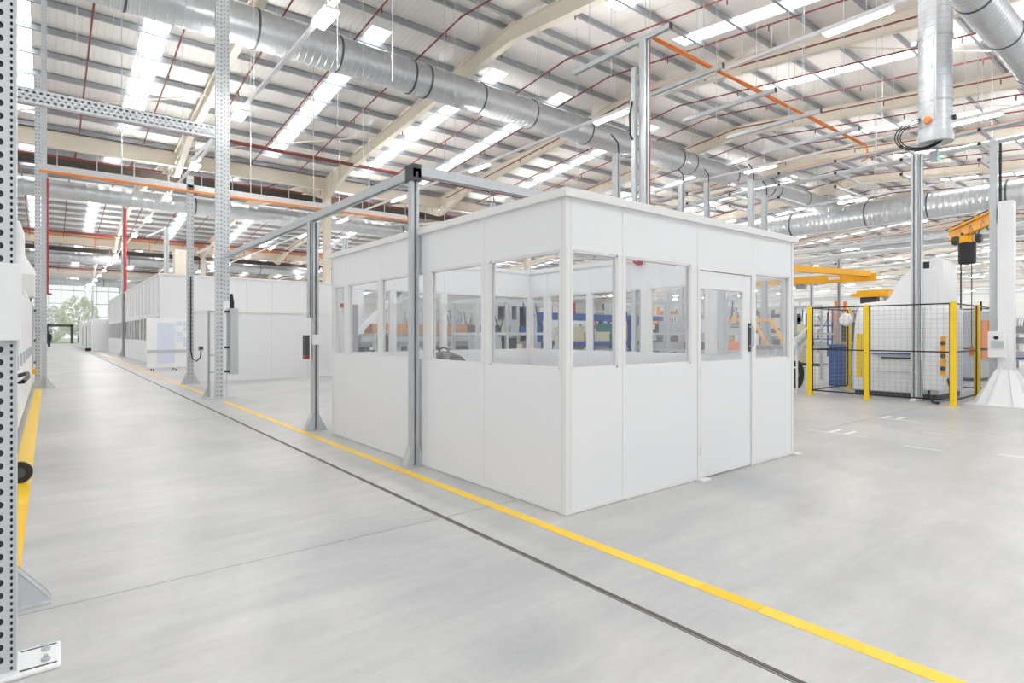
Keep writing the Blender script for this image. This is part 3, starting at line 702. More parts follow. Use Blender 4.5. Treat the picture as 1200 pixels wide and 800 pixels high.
for i, x in enumerate((1.5, 4.6, 7.0, 9.55, 10.15, 12.4, 14.9, 18.0, 21.0, 24.5, 25.6, 29.5, 33.5, 34.3, 38.0)): band(d1, (x, 17.5, 10.2), 'x', .545, .03)
for x in (-5, 0, 3.5, 7.7, 11, 15, 19, 23.5, 28, 33):
    for s in (-.56, .56): MB().tube((x, 17.5 + s, 10.2), (x, 17.5 + s, 11.6), .008, 5).build('hanger_rod', 'galv', d1)
d2 = thing('spiral_duct', 'thick main duct crossing the right background behind the cranes', 'duct')
spiral(d2, (43.2, -3, 9.5), (43.2, 40, 9.5), .85, .3)
for y in (4, 8.2, 12.0, 15.5, 20.5, 26): band(d2, (43.2, y, 9.5), 'y', .86, .04)
MB().lathe([(.36, .2), (.36, 0), (.33, -.03), (.30, -.03), (.30, -.01), (.02, -.01)], (42.36, 13.6, 9.6), 'x', 18).build('access_hatch', 'duct', d2)
d3 = thing('spiral_duct', 'slimmer duct below and behind the thick main duct on the right', 'duct')
spiral(d3, (46.5, -3, 8.0), (46.5, 17, 8.0), .5, .35)
for i, (y, r_, x1, z, nm) in enumerate(((34.2, .42, 40, 8.2, 'spiral duct crossing the hall just beyond the first valley beam'), (66.6, .5, 60, 8.55, 'spiral duct crossing the hall beyond the second valley beam'), (99.0, .55, 60, 8.6, 'farthest spiral duct in front of the end glazing'))):
    t = thing('spiral_duct', nm, 'duct'); spiral(t, (-8, y, z), (x1, y, z), r_, .45, 20)
    for x in range(-6, int(x1), 6): band(t, (x, y, z), 'x', r_ * 1.01, .03)
dv = thing('vertical_duct', 'vertical spiral duct hanging at upper right with an orange knob', 'duct', (14.72, 4.0, 0))
spiral(dv, (0, 0, 5.75), (0, 0, 11.6), .30, .13, 28)
MB().lathe([(.32, 5.55), (.325, 5.58), (.325, 5.66), (.31, 5.76), (.30, 5.76), (.10, 5.62), (.10, 5.45), (.06, 5.45), (.06, 5.55)], (0, 0, 0), 'z', 28).build('outlet_cone', 'galv', dv, smooth=True)
MB().lathe([(.055, 0), (.055, .05), (.035, .06)], (0.02, -.36, 6.02), 'y', 14).build('base_disc', 'dark', dv)
kn = MB().lathe([(.065, -.07), (.075, -.05), (.075, 0)], (-.30, .05, 5.98), 'x', 14).build('knob', 'orange', dv, smooth=True)
B(-.32, -.29, -.02, .1, 7.05, 7.2).build('latch', 'galvdark', dv); B(-.14, -.02, .29, .40, 7.7, 7.8).build('bracket', 'galvdark', dv)
MB().tube((-.34, -.1, 5.9), (-.34, -.1, 11.4), .012, 6).build('rod', 'galv', dv)
for z in (6.4, 7.75): MB().lathe([(.30, -.02), (.315, -.02), (.315, .02), (.30, .02)], (0, 0, z), 'z', 28).build('clamp_ring', 'galvdark', dv)
cbl = thing('cable_loops', 'black coiled cable loops hanging beside the vertical duct end', 'cable', (14.55, 4.1, 5.62))
for k in range(3): MB().path([(-.03 * k - .29 * (.38 + .04 * k) * math.sin(a), .1 + (.38 + .04 * k) * math.sin(a) * .957, .12 + (.27 + .03 * k) * math.cos(a)) for a in [PI * 1.35 * i / 16 for i in range(17)]], .013, 6).build('loop', 'black', cbl, smooth=True)
mlp = thing('indicator_unit', 'small grey unit with a green light under the vertical duct', 'indicator', (14.85, 4.05, 5.2))
B(-.07, .07, -.07, .07, 0, .22).build('body', 'grey', mlp, bevel=.02); MB().lathe([(.03, -.02), (.03, 0)], (.03, -.07, .06), 'y', 10).build('green_lamp', 'greenled', mlp)
d6 = thing('spiral_duct', 'round duct cutting across the top right corner of the picture', 'duct')
spiral(d6, (8, 2.9, 7.5), (34, 2.9, 7.5), .30, .14, 24)
for x in (12.8, 14.9, 17.5): band(d6, (x, 2.9, 7.5), 'x', .305, .02)

# =================================================================== LIGHT TRACKS
LEDM = [B(-.05, .05, -q, q, -.035, 0).mesh('diffuser') for q in (.38, .6)]; BODM = [B(-.14, .14, -q, q, 0, .06).mesh('luminaire') for q in (.43, .65)]
UPM = [MB().add([(-.035, -q, 0), (.035, -q, 0), (.035, q, 0), (-.035, q, 0)], [(0, 1, 2, 3)]).mesh('roof_fill') for q in (.36, .58)]  # added upward glow strips that brighten the roof, no known part of the luminaires
rows = [4.4 + 8.65 * k for k in range(14)]
names = ['light track running down the aisle beside the glazed room', 'light track above the glazed room behind the service post', 'light track above the fenced white machine', 'light track beyond the fenced machine', 'fifth light track from the aisle', 'sixth light track from the aisle', 'seventh light track from the aisle', 'eighth light track from the aisle', 'ninth light track from the aisle', 'tenth light track from the aisle', 'eleventh light track from the aisle', 'twelfth light track from the aisle', 'thirteenth light track from the aisle', 'light track farthest from the aisle']
for i, x in enumerate(rows):
    t = thing('light_track', 'white ' + names[i], 'lighting', (x, 0, 8.0))
    n = 16 if i < 5 else 10
    y1 = 4.9 + 6.72 * (n - 1) + 1
    B(-.045, .045, -2.5, y1, 0, .07).build('track_rail', 'white', t)
    for k in range(-1, n):
        y = 4.9 + 6.72 * k
        lu = link('luminaire', BODM[0 if i == 0 else 1], 'white', t, (0, y, -.075))
        for s in ((-.085, .085) if i < 1 else (0,)): link('diffuser', LEDM[0 if i == 0 else 1], 'led', lu, (s, 0, -.002)); link('roof_fill', UPM[0 if i == 0 else 1], 'roof_fill', lu, (s * 1.25 if s else .09, 0, .062))
    wm = MB(); y = -2
    while y < y1:
        rr = min(RIDGES, key=lambda q: abs(q - y)); wm.tube((0, y, .07), (0, y, rz(y, rr) - 8.05), .006, 4, caps=False); y += 3.36
    wm.build('drop_wires', 'galv', t)['kind'] = 'stuff'
# loose suspension wires over the aisle and the room
wires = [(-.1, 7.2), (.35, 11.5), (.9, 12.4), (1.5, 14.6), (2.3, 16.8), (3.4, 13.0), (4.9, 12.2), (5.6, 11.0), (6.3, 14.0), (6.9, 17.0), (7.8, 12.0), (8.5, 13.6), (9.2, 10.5), (10.8, 9.6), (11.4, 7.1), (12.3, 8.2), (13.1, 6.0), (13.6, 7.0), (14.9, 7.2), (15.6, 5.3), (16.2, 6.4), (17.5, 6.1), (18.2, 5.0), (19.4, 4.6), (10.2, 14.4), (11.9, 16.1), (13.8, 13.8), (15.3, 15.2)]
wt = thing('suspension_wires', 'thin white suspension wires hanging from the roof purlins', 'wires')
for x, y in wires: MB().tube((x, y, random.uniform(5.9, 7.6)), (x, y, rz(y, 15) - .1), .007, 5, caps=False).build('wire', 'galv', wt)

# =================================================================== COLUMNS
for i, (x, y, lb) in enumerate([(12.0, 31.4, 'cream steel column rising behind the far end of the glazed room'), (26.5, 31.4, 'cream steel column at the first valley hidden low behind the glazed room'), (41.0, 31.4, 'cream steel column at the first valley in the right distance'), (12.0, 64.2, 'distant cream column at the second valley'), (-2.5, 64.2, 'distant cream column left of the aisle')]):
    t = thing('steel_column', lb, 'column', (x, y, 0))
    m = MB(); m.box(-.18, .18, -.2, -.18, 0, 9.45); m.box(-.18, .18, .18, .2, 0, 9.45); m.box(-.008, .008, -.18, .18, 0, 9.45); m.build('shaft', 'cream', t); B(-.3, .3, -.3, .3, 0, .03).build('base_plate', 'cream', t)

# =================================================================== FENCED CELL, WHITE MACHINE, CRANES
fence = thing('safety_fence', 'black mesh safety fence with yellow posts round the white machine', 'fence')
FP = [(14.62, 3.66), (14.62, 5.28), (14.62, 6.55), (16.55, 3.70), (16.9, 6.55), (18.4, 6.55), (18.5, 3.75)]
for x, y in FP:
    p = B(x - .05, x + .05, y - .05, y + .05, 0.012, 2.16).build('fence_post', 'yellow', fence, bevel=.004)
    B(x + .05, x + .062, y - .05, y + .05, .02, 2.1).build('dark_edge', 'black', p); B(x - .09, x + .09, y - .09, y + .09, 0, .012).build('post_foot', 'yellow', p)
def mesh_panel(a, b):
    a = Vector((a[0], a[1], 0)); b = Vector((b[0], b[1], 0)); d = (b - a).normalized(); L_ = (b - a).length
    a = a + d * .06; L_ -= .12; up = Vector((0, 0, 1))
    fr_ = MB(); z0, z1 = .12, 2.13
    for z in (z0, 1.12, z1): fr_.bar(a + up * z, a + d * L_ + up * z, .022, .028)
    for k in (0, L_): fr_.bar(a + d * k + up * z0, a + d * k + up * z1, .022, .022)
    o = fr_.build('mesh_frame', 'black', fence)
    w = MB(); k = .11
    while k < L_: w.bar(a + d * k + up * z0, a + d * k + up * z1, .0035, .0035); k += .11
    z = z0 + .1
    while z < z1: w.bar(a + up * z, a + d * L_ + up * z, .0035, .0035); z += .1
    w.build('wire_mesh', 'midgrey', o)['kind'] = 'stuff'
for a, b in ((0, 1), (1, 2), (0, 3), (2, 4), (4, 5), (3, 6), (5, 6)): mesh_panel(FP[a], FP[b])
mach = thing('white_machine', 'large white processing machine with a curved hood inside the mesh fence', 'machine')
m = MB(); m.prism([(5.95, .12), (5.95, 1.0), (5.9, 1.75), (5.85, 2.1), (4.15, 2.1), (4.15, .12)], 15.55, 17.4, 'x'); m.build('body', 'white', mach, bevel=.05, smooth=True)
hood = [(5.9, 2.05), (5.85, 2.25), (5.26, 2.30), (5.16, 2.42), (5.06, 2.65), (4.95, 2.84), (4.8, 2.96), (4.62, 3.0), (4.25, 3.0), (4.2, 2.05)]
MB().prism(hood, 15.7, 17.0, 'x').build('curved_hood', 'white', mach, bevel=.06, smooth=True)
MB().prism([(4.80, 2.8), (4.78, 3.12), (4.72, 3.18), (4.62, 3.16), (4.60, 2.8)], 15.8, 16.8, 'x').build('tower_rear', 'white', mach, bevel=.03, smooth=True)
MB().prism([(4.40, 2.0), (4.40, 3.14), (4.34, 3.25), (4.20, 3.25), (4.14, 3.14), (4.10, 2.0)], 15.75, 16.8, 'x').build('tower', 'white', mach, bevel=.03, smooth=True)
B(15.85, 16.7, 4.4, 4.61, 2.95, 3.17).build('dark_motor', 'black', mach, bevel=.03)
arm = [(4.35, .25), (4.42, .9), (4.50, 1.35), (4.42, 1.55), (4.40, 1.95), (4.3, 2.1), (3.95, 2.1), (3.86, 1.95), (3.86, .9), (3.95, .25)]
MB().prism(arm, 15.15, 15.5, 'x').build('side_arm', 'white', mach, bevel=.05, smooth=True)
B(15.1, 15.14, 3.92, 4.01, .60, 1.45).build('yellow_guard', 'crane', mach, bevel=.01)
for z in (.75, 1.02, 1.3): MB().lathe([(.05, -.02), (.05, 0)], (15.1, 3.965, z), 'x', 12).build('bolt', 'dark', mach)
B(15.5, 15.55, 4.6, 5.3, .92, .95).build('rail_bar', 'black', mach); B(15.48, 15.55, 4.5, 5.5, 1.02, 1.05).build('cable_line', 'blue', mach)
B(15.47, 15.55, 5.72, 5.82, .45, 1.5).build('yellow_strip', 'yellow', mach)
B(15.53, 15.56, 4.5, 5.4, .6, .62).build('panel_seam', 'grey', mach); B(15.53, 15.56, 4.6, 4.62, .62, 2.0).build('panel_seam', 'grey', mach)
B(15.53, 15.56, 5.55, 5.68, 1.75, 1.9).build('plate', 'grey', mach)
MB().lathe([(.02, -.14), (.13, -.12), (.16, 0), (.13, .05), (.05, .07)], (15.6, 6.1, 1.85), 'x', 18).build('round_cover', 'white', mach, smooth=True)
MB().path([(15.5, 4.3, .5), (15.2, 4.25, .2), (14.9, 4.1, .03), (14.75, 3.95, .03)], .022, 6).build('cable', 'black', mach, smooth=True)
MB().path([(15.3, 3.95, .6), (15.1, 3.85, .4), (15.2, 3.8, .15)], .02, 6).build('cable', 'black', mach, smooth=True)
B(15.6, 17.3, 4.2, 5.9, 0, .12).build('plinth', 'dark', mach)
rob = thing('robot_arm', 'small white robot arm in the fenced cell left of the white machine', 'robot', (17.6, 6.0, 0))
MB().lathe([(.22, 0), (.22, .1), (.16, .15), (.16, .6), (.12, .65)], (0, 0, 0), 'z', 18).build('base', 'dark', rob, smooth=True)
MB().tube((0, 0, .6), (-.15, .15, 1.25), .12, 14, .1).build('lower_arm', 'white', rob, smooth=True); MB().tube((-.15, .15, 1.25), (-.6, .1, 1.55), .1, 14, .07).build('upper_arm', 'white', rob, smooth=True)
MB().lathe([(.13, -.14), (.15, -.1), (.15, .1), (.13, .14)], (-.15, .15, 1.25), 'y', 16).build('elbow', 'white', rob, smooth=True); B(-.75, -.6, .02, .18, 1.45, 1.6).build('gripper', 'black', rob, bevel=.01)
dc = thing('drawer_cabinet', 'blue drawer cabinet standing in the back of the fenced cell', 'cabinet', (18.0, 7.1, 0))
B(-.3, .3, -.3, .3, 0, 1.2).build('body', 'blue', dc)
for k in range(6): B(-.315, -.3, -.28, .28, .08 + .185 * k, .24 + .185 * k).build('drawer', 'blue', dc)
# reels
rk = thing('reel_rack', 'white rack holding reels beside the yellow fence post', 'rack', (15.2, 7.35, 0))
for y in (-.35, .5): B(-.35, .35, y - .03, y + .03, 0, .06).build('base_bar', 'white', rk)
for y in (-.35, .5):
    for x in (-.3, .3): B(x - .02, x + .02, y - .02, y + .02, 0, 1.1).build('upright', 'white', rk)
for x in (-.3, .3): B(x - .015, x + .015, -.35, .5, .62, .66).build('rail', 'white', rk)
for k, nm in enumerate(('nearest the yellow post', 'in the middle of the rack', 'farthest from the yellow post')):
    rl = thing('cable_reel', 'black reel ' + nm + ' on the white rack', 'reel', (15.2, 7.15 + .19 * k, .44))
    MB().lathe([(.36, -.03), (.36, -.02), (.2, -.015), (.2, .015), (.36, .02), (.36, .03)], (0, 0, 0), 'y', 26).build('flanges', 'black', rl, smooth=True); MB().lathe([(.07, -.034), (.07, .034)], (0, 0, 0), 'y', 14).build('hub', 'midgrey', rl)
# posts at the cell and jib crane
pr = thing('perforated_post', 'grey galvanised post in front of the white machine', 'post', (15.05, 4.47, 0))
MB().channel((0, 0, 0), (0, 0, 5.5), .13, .12, .28, .4, (-1, 0, 0)).build('channel', 'galv', pr); MB().channel((.09, -.09, 0), (.09, -.09, 5.5), .06, .08, .28, .4, (-1, 0, 0)).build('side_channel', 'galv', pr); MB().tube((-.02, -.13, .9), (-.02, -.13, 5.4), .014, 6).build('conduit', 'white', pr)
foot(pr, 0, 0, .16, .1, .09)
pj = thing('perforated_post', 'perforated grey post just left of the white crane column', 'post', (16.05, 3.30, 0))
m = MB(); m.box(-.06, .06, -.06, .06, 0, 5.7); m.build('core', 'galv', pj); m = MB(); m.perf((-.075, .055, 0), (0, -1, 0), (0, 0, 1), .11, 5.7, [(.055, .03, .04, .1, 0, True)]); m.build('perforated_face', 'galv', pj)
MB().tube((-.03, -.12, 1.9), (-.03, -.12, 5.6), .025, 6).build('cable', 'black', pj)
foot(pj, 0, 0, .14, .12, .06)
jb = thing('jib_crane', 'white crane column with a flared foot and a yellow jib arm', 'crane', (15.85, 3.04, 0))
B(-.13, .13, -.13, .13, .015, 4.3).build('column', 'white', jb, bevel=.01)
m = MB(); m.box(-.6, .6, -.6, .6, 0, .02)
m.build('base_plate', 'white', jb)
m = MB()
m.add([(-.42, -.42, .02), (.42, -.42, .02), (.42, .42, .02), (-.42, .42, .02), (-.15, -.15, .75), (.15, -.15, .75), (.15, .15, .75), (-.15, .15, .75)], [(0, 1, 5, 4), (1, 2, 6, 5), (2, 3, 7, 6), (3, 0, 4, 7)])
m.build('flared_foot', 'white', jb)
for k in range(8):
    a = k * PI / 4 + PI / 8; c, s_ = math.cos(a), math.sin(a); n_ = Vector((-s_, c, 0)) * .008; e = Vector((c, s_, 0))
    pts = [e * .15 + Vector((0, 0, .8)), e * .58 + Vector((0, 0, .02)), e * .15 + Vector((0, 0, .02))]
    MB().add([p + n_ for p in pts] + [p - n_ for p in pts], [(0, 1, 2), (5, 4, 3), (0, 3, 4, 1), (1, 4, 5, 2), (2, 5, 3, 0)]).build('gusset', 'white', jb)
ax = Vector((2.9, 1.75, 0)).normalized(); zb = 4.08
arm = MB(); a0 = ax * .15; a1 = ax * 3.35; U = Vector((0, 0, 1))
arm.bar(a0 + U * zb, a1 + U * zb, .015, .26); arm.bar(a0 + U * (zb + .13), a1 + U * (zb + .13), .14, .02); arm.bar(a0 + U * (zb - .13), a1 + U * (zb - .13), .14, .02)
arm.build('jib_arm', 'crane', jb)
for k in (.7, 1.5, 2.3, 3.1):
    e = ax * k; B(e.x - .06, e.x + .06, e.y - .06, e.y + .06, zb + .14, zb + .2).build('festoon_bracket', 'crane', jb)
MB().tube(ax * .2 + U * (zb + .22), ax * 3.7 + U * (zb + .22), .015, 6).build('festoon_rod', 'black', jb)
MB().path([ax * (.5 + .14 * i) + U * (zb + .05 - .28 * abs(math.sin(i * PI / 5))) for i in range(16)], .014, 6).build('festoon_cable', 'black', jb, smooth=True)
B(-.28, -.131, -.02, .26, 1.0, 1.55).build('control_box', 'white', jb, bevel=.01); B(-.3, -.28, .0, .2, 1.2, 1.35).build('switch_plate', 'grey', jb); MB().lathe([(.04, -.03), (.04, 0)], (-.28, .12, 1.42), 'x', 12).build('switch_knob', 'black', jb)
hp = ax * 2.15
hs = thing('chain_hoist', 'black and yellow chain hoist hanging from the yellow jib arm', 'hoist', (15.85 + hp.x, 3.04 + hp.y, 3.3))
B(-.13, .13, -.13, .13, .42, .62).build('yellow_head', 'crane', hs, bevel=.02); MB().lathe([(.15, -.08), (.18, -.05), (.18, .42), (.15, .45)], (0, 0, 0), 'z', 18).build('chain_bag', 'black', hs, smooth=True)
for s in (-1, 1): MB().lathe([(.1, -.06), (.12, 0), (.1, .06)], (.02 * s, .24 * s, .52), 'y', 14).build('motor', 'dark', hs, smooth=True); MB().tube((0, .1 * s, .62), (0, .1 * s, .7), .03, 8).build('trolley_wheel', 'dark', hs)
MB().tube((-.1, .1, -2.4), (-.1, .1, 0), .018, 6).build('chain', 'dark', hs); MB().tube((.05, -.08, -2.1), (.05, -.08, -.05), .01, 6).build('pendant_cable', 'black', hs); B(0, .1, -.12, -.04, -2.35, -2.1).build('pendant', 'orange', hs, bevel=.01)
cb = thing('grey_cabinet', 'light grey cabinet at the right edge beside the white crane column', 'cabinet', (17.45, 2.15, 0)); B(-.8, .8, -.75, .75, .05, 1.75).build('body', 'grey', cb, bevel=.01); B(-.82, -.8, -.7, .7, .1, 1.7).build('door', 'grey', cb); B(-.78, .78, -.73, .73, 0, .05).build('plinth', 'dark', cb)
# second yellow crane
yc = thing('light_crane', 'yellow light crane with two beams meeting left of the fence', 'crane')
MB().channel((22.7, 7.9, 3.5), (21.6, 13.0, 3.5), .16, .26, .3, .3, (0, 0, -1)).build('long_beam', 'crane', yc); MB().channel((18.4, 9.1, 3.62), (22.6, 8.1, 3.62), .14, .2, .3, .3, (0, 0, -1)).build('cross_beam', 'crane', yc)
MB().bar((22.45, 9.0, 3.52), (22.38, 9.35, 3.52), .18, .1).build('plate', 'white', yc)
B(21.45, 21.75, 12.9, 13.2, 0, 3.9).build('mast', 'white', yc); MB().tube((18.4, 9.1, 0), (18.4, 9.1, 3.55), .08, 10).build('support_post', 'galvdark', yc)
MB().bar((22.2, 10.3, 3.2), (22.2, 10.3, 3.36), .3, .25).build('hoist', 'midgrey', yc)
yt = thing('crane_trolley', 'orange-yellow crane trolley behind the top of the white machine', 'crane', (19.0, 6.66, 2.58))
B(-.2, .2, -.42, .42, 0, .2).build('beam', 'crane', yt); B(-.12, .12, -.1, .35, -.18, 0).build('hoist_body', 'dark', yt, bevel=.02); B(-.1, .1, .42, .62, .04, .12).build('end_arm', 'crane', yt); MB().tube((0, -.3, -2.58), (0, -.3, 0), .07, 10).build('mast', 'galvdark', yt)

# =================================================================== FAR WHITE ROOMS ALONG THE AISLE
lp = thing('low_partition', 'low white panelled partition behind the double perforated post', 'partition', (0, 0, 0))
for k in range(6):
    B(3.42 + 1.2 * k, 4.615 + 1.2 * k, 20.15, 20.23, .03, 2.18).build('panel', 'panel', lp)
B(3.40, 10.7, 20.12, 20.26, 2.18, 2.26).build('top_rail', 'trimwhite', lp); B(3.40, 10.7, 20.13, 20.25, 0, .03).build('base_rail', 'trimwhite', lp)
B(3.36, 3.44, 20.1, 20.28, 0, 2.28).build('end_post', 'trimwhite', lp)
rs = thing('red_sign', 'small red marker on a thin stem above the low white partition', 'sign', (8.35, 20.2, 2.26)); B(-.008, .008, -.008, .008, 0, .32).build('stem', 'galvdark', rs); B(-.14, .01, -.01, .01, .18, .34).build('flag', 'red', rs)
fr_ = thing('far_room', 'tall white panelled room with ribbed upper walls far along the aisle', 'enclosure')
ht = 4.2
for k in range(8): B(4.0 + 1.25 * k, 5.245 + 1.25 * k, 31.0, 31.1, 0, ht).build('front_panel', 'panel', fr_)
for k in range(20):
    y = 31.1 + 1.45 * k
    B(4.0, 4.1, y, y + 1.44, 2.3, ht).build('upper_panel', 'panel', fr_); B(4.0, 4.1, y, y + 1.44, 0, 1.15).build('lower_panel', 'panel', fr_)
    B(4.04, 4.06, y + .1, y + 1.34, 1.15, 2.3).build('window_pane', 'glass', fr_); B(4.0, 4.1, y - .06, y + .1, 1.15, 2.3).build('mullion', 'trimwhite', fr_)
    B(3.96, 4.0, y + .3, y + .5, 2.5, ht - .1).build('wall_rib', 'trimwhite', fr_)
B(3.95, 14.0, 30.95, 60.1, ht, ht + .1).build('roof_slab', 'trimwhite', fr_)
B(4.6, 13.9, 31.4, 31.5, 1.0, 2.5).build('inner_screen', 'creambox', fr_); B(9, 9.1, 31.3, 60, 0, ht).build('inner_wall', 'offwhite', fr_)
ru = thing('rooftop_unit', 'cream box unit standing on the roof of the far white room', 'ventilation unit', (5.35, 34.3, ht + .1)); B(-.3, .3, -.4, .4, .1, 1.5).build('casing', 'cream', ru, bevel=.02); B(-.35, .35, -.45, .45, 0, .1).build('base', 'dark', ru)
wb = thing('mobile_screen', 'white mobile screen on castors covered with paper sheets beside the low partition', 'screen', (3.1, 27.6, 0))
B(0, 2.3, 0, .06, .12, 2.15).build('board', 'white', wb, bevel=.006); B(.38, 1.0, -.02, 0, .3, 1.95).build('blue_sheet', 'paleblue', wb)
for r_ in range(5):
    for c_ in range(5):
        B(1.08 + .24 * c_, 1.27 + .24 * c_, -.012, 0, .95 + .22 * r_, 1.14 + .22 * r_).build('paper_sheet', 'paleblue' if (r_ + c_) % 3 else 'white', wb)
B(.02, 2.28, -.03, 0, .72, .84).build('pen_tray', 'grey', wb)
for x in (.2, 1.0, 1.6, 2.2):
    B(x - .03, x + .03, -.3, .36, .08, .12).build('foot_bar', 'white', wb)
    for y in (-.28, .34): MB().lathe([(.045, -.015), (.045, .015)], (x, y, .045), 'x', 12).build('castor', 'dark', wb)
ca = thing('white_cabins', 'row of distant white cabin panels before the end glazing', 'enclosure', (0, 0, 0))
for k in range(8):
    y = 62 + 3.4 * k; B(2.9 + .06 * k * 0, 4.6, y, y + 3.35, 0, 2.6 + .25 * (k % 2)).build('cabin_panel', 'panel', ca)
for y in (64.0, 70.0, 78.0): B(2.87, 2.9, y, y + .35, .2, 2.3).build('dark_gap', 'dark', ca)
B(2.5, 2.9, 62.1, 63.3, 0, .25).build('black_step', 'black', ca)
B(4.0, 4.02, 61.95, 61.99, 1.1, 3.9).build('sign_post', 'galvdark', ca)
sg = thing('safety_sign', 'distant red and teal safety sign panels beside the white cabins', 'sign', (4.45, 60.8, 1.5))
B(-.2, 1.0, -.02, .02, .2, .95).build('red_panel', 'red', sg); B(0, .5, -.02, .02, 1.0, 1.7).build('teal_panel', 'teal', sg); B(.4, .46, -.01, .01, -1.5, .2).build('stand', 'galvdark', sg); B(.0, .5, -.02, .02, -.3, .15).build('lower_panel', 'teal', sg)
for x, y, z, lb in ((4.75, 34.5, 7.0, 'grey post standing on the front corner of the far white room roof'), (10.4, 25.0, 5.8, 'pale grey post behind the low partition near the cream column'), (4.6, 96.0, 10.0, 'farthest pale post before the end glazing'), (6.8, 33.0, 6.2, 'grey post beside the cream rooftop unit')):
    zb_ = ht + .1 if 32 < y < 36 else 0; t = thing('service_post', lb, 'post', (x, y, 0)); MB().channel((0, 0, zb_), (0, 0, z), .22, .2, .3, .4, (0, -1, 0)).build('channel', 'galv', t); B(-.2, .2, -.2, .2, zb_, zb_ + .02).build('base_plate', 'galv', t); MB().bar((0, 0, z), (-.9, 0, z - .6), .1, .1).build('brace', 'galv', t)
# person far down the aisle
def skin_body(name, verts, edges, radii, mat, parent=None, sub=2):
    me = bpy.data.meshes.new(name); me.from_pydata(verts, edges, []); o = link(name, me, mat, parent)
    md = o.modifiers.new('skin', 'SKIN'); 
    sv = me.skin_vertices[0].data if me.skin_vertices else None
    if sv is None:
        bm = bmesh.new(); bm.from_mesh(me); bm.verts.layers.skin.verify(); bm.to_mesh(me); bm.free(); sv = me.skin_vertices[0].data
    for i, r_ in enumerate(radii): sv[i].radius = (r_, r_)
    sv[0].use_root = True
    md2 = o.modifiers.new('sub', 'SUBSURF'); md2.levels = sub; md2.render_levels = sub
    return o
pt = thing('person', 'person in dark clothes walking far down the aisle near the end glazing', 'person', (0.02, 82.0, 0), .3)
V = [(0, 0, .95), (0, 0, 1.2), (0, .02, 1.42), (0, .02, 1.52), (0, .03, 1.66), (0, .03, 1.76), (.10, 0, .9), (.12, .16, .5), (.12, .05, .08), (.12, .2, .04), (-.10, 0, .9), (-.12, -.12, .5), (-.12, -.32, .1), (-.12, -.2, .04), (.19, .02, 1.40), (.25, -.05, 1.13), (.23, .08, .9), (.22, .12, .8), (-.19, .02, 1.40), (-.25, .04, 1.13), (-.22, .2, .98), (-.21, .28, .95)]
Ed = [(0, 1), (1, 2), (2, 3), (3, 4), (4, 5), (0, 6), (6, 7), (7, 8), (8, 9), (0, 10), (10, 11), (11, 12), (12, 13), (2, 14), (14, 15), (15, 16), (16, 17), (2, 18), (18, 19), (19, 20), (20, 21)]
Rr = [.15, .15, .15, .06, .10, .07, .10, .07, .05, .04, .10, .07, .05, .04, .07, .05, .04, .03, .07, .05, .04, .03]
skin_body('body', V, Ed, Rr, 'clothdark', pt)
MB().lathe([(.02, -.11), (.08, -.09), (.1, 0), (.09, .08), (.03, .12)], (0, .05, 1.66), 'z', 14).build('face', 'skin', pt, smooth=True); MB().lathe([(.1, 0), (.11, .05), (.09, .12), (.02, .14)], (0, .02, 1.67), 'z', 14).build('hair', 'hair', pt, smooth=True)
# trees outside
tr_l = ['pale green tree left of the door behind the end glazing', 'leafy green tree seen right of the far door through the glazing', 'yellow-green tree behind the far white cabins', 'bushy tree at the left behind the end glazing', 'low hedge-like tree right behind the far door']
for i, (x, y, hh, rr) in enumerate(((-4, 123, 7.5, 2.7), (4.2, 128, 8.5, 2.9), (11, 123, 7.0, 2.7), (-11, 128, 8.0, 2.9), (0.3, 138, 6.0, 2.8))):
    t = thing('tree', tr_l[i], 'tree', (x, y, -.1)); MB().tube((0, 0, 0), (0, 0, hh * .6), .22, 8, .1).build('trunk', 'bark', t)
    m = MB(); rnd = random.Random(i)
    for k in range(900):
        a, b = rnd.uniform(0, 2 * PI), math.acos(rnd.uniform(-1, 1)); q = rr * rnd.uniform(.55, 1.0) ** .6
        c = Vector((q * math.sin(b) * math.cos(a), q * math.sin(b) * math.sin(a), hh * .55 + q * 1.25 * math.cos(b))); e1 = Vector((rnd.uniform(-1, 1), rnd.uniform(-1, 1), rnd.uniform(-1, 1))).normalized() * .32; e2 = e1.orthogonal().normalized() * .2
        m.add([c - e1, c + e2, c + e1, c - e2], [(0, 1, 2, 3)])
    m.build('foliage', 'leaf' if i % 2 == 0 else 'leaf2', t)

# =================================================================== LEFT SIDE OF THE AISLE
for i, (ya, yb3, z, lb) in enumerate(((9.0, 11.4, 2.1, 'nearest tall white cabinet on the left of the aisle behind the trolley'), (11.6, 14.2, 2.2, 'second tall white cabinet on the left of the aisle'), (14.4, 19.6, 2.35, 'long white cabinet before the left aisle post'))):
    t = thing('white_cabinet', lb, 'cabinet'); B(-1.3, -.36, ya, yb3, .1, z).build('body', 'offwhite', t, bevel=.01); B(-1.25, -.42, ya + .05, yb3 - .05, 0, .1).build('plinth', 'dark', t)
    n = max(2, int((yb3 - ya) / 1.2)); w_ = (yb3 - ya) / n
    for k in range(n):
        dd = B(-.36, -.34, ya + .03 + k * w_, ya + w_ - .03 + k * w_, .15, z - .05).build('door', 'white', t); B(-.34, -.315, ya + .12 + k * w_, ya + .14 + k * w_, 1.0, 1.2).build('handle', 'galvdark', dd)
t = thing('extraction_pipe', 'white gooseneck extraction pipe with a funnel hood above the left cabinets', 'pipe', (-.75, 18.0, 0))
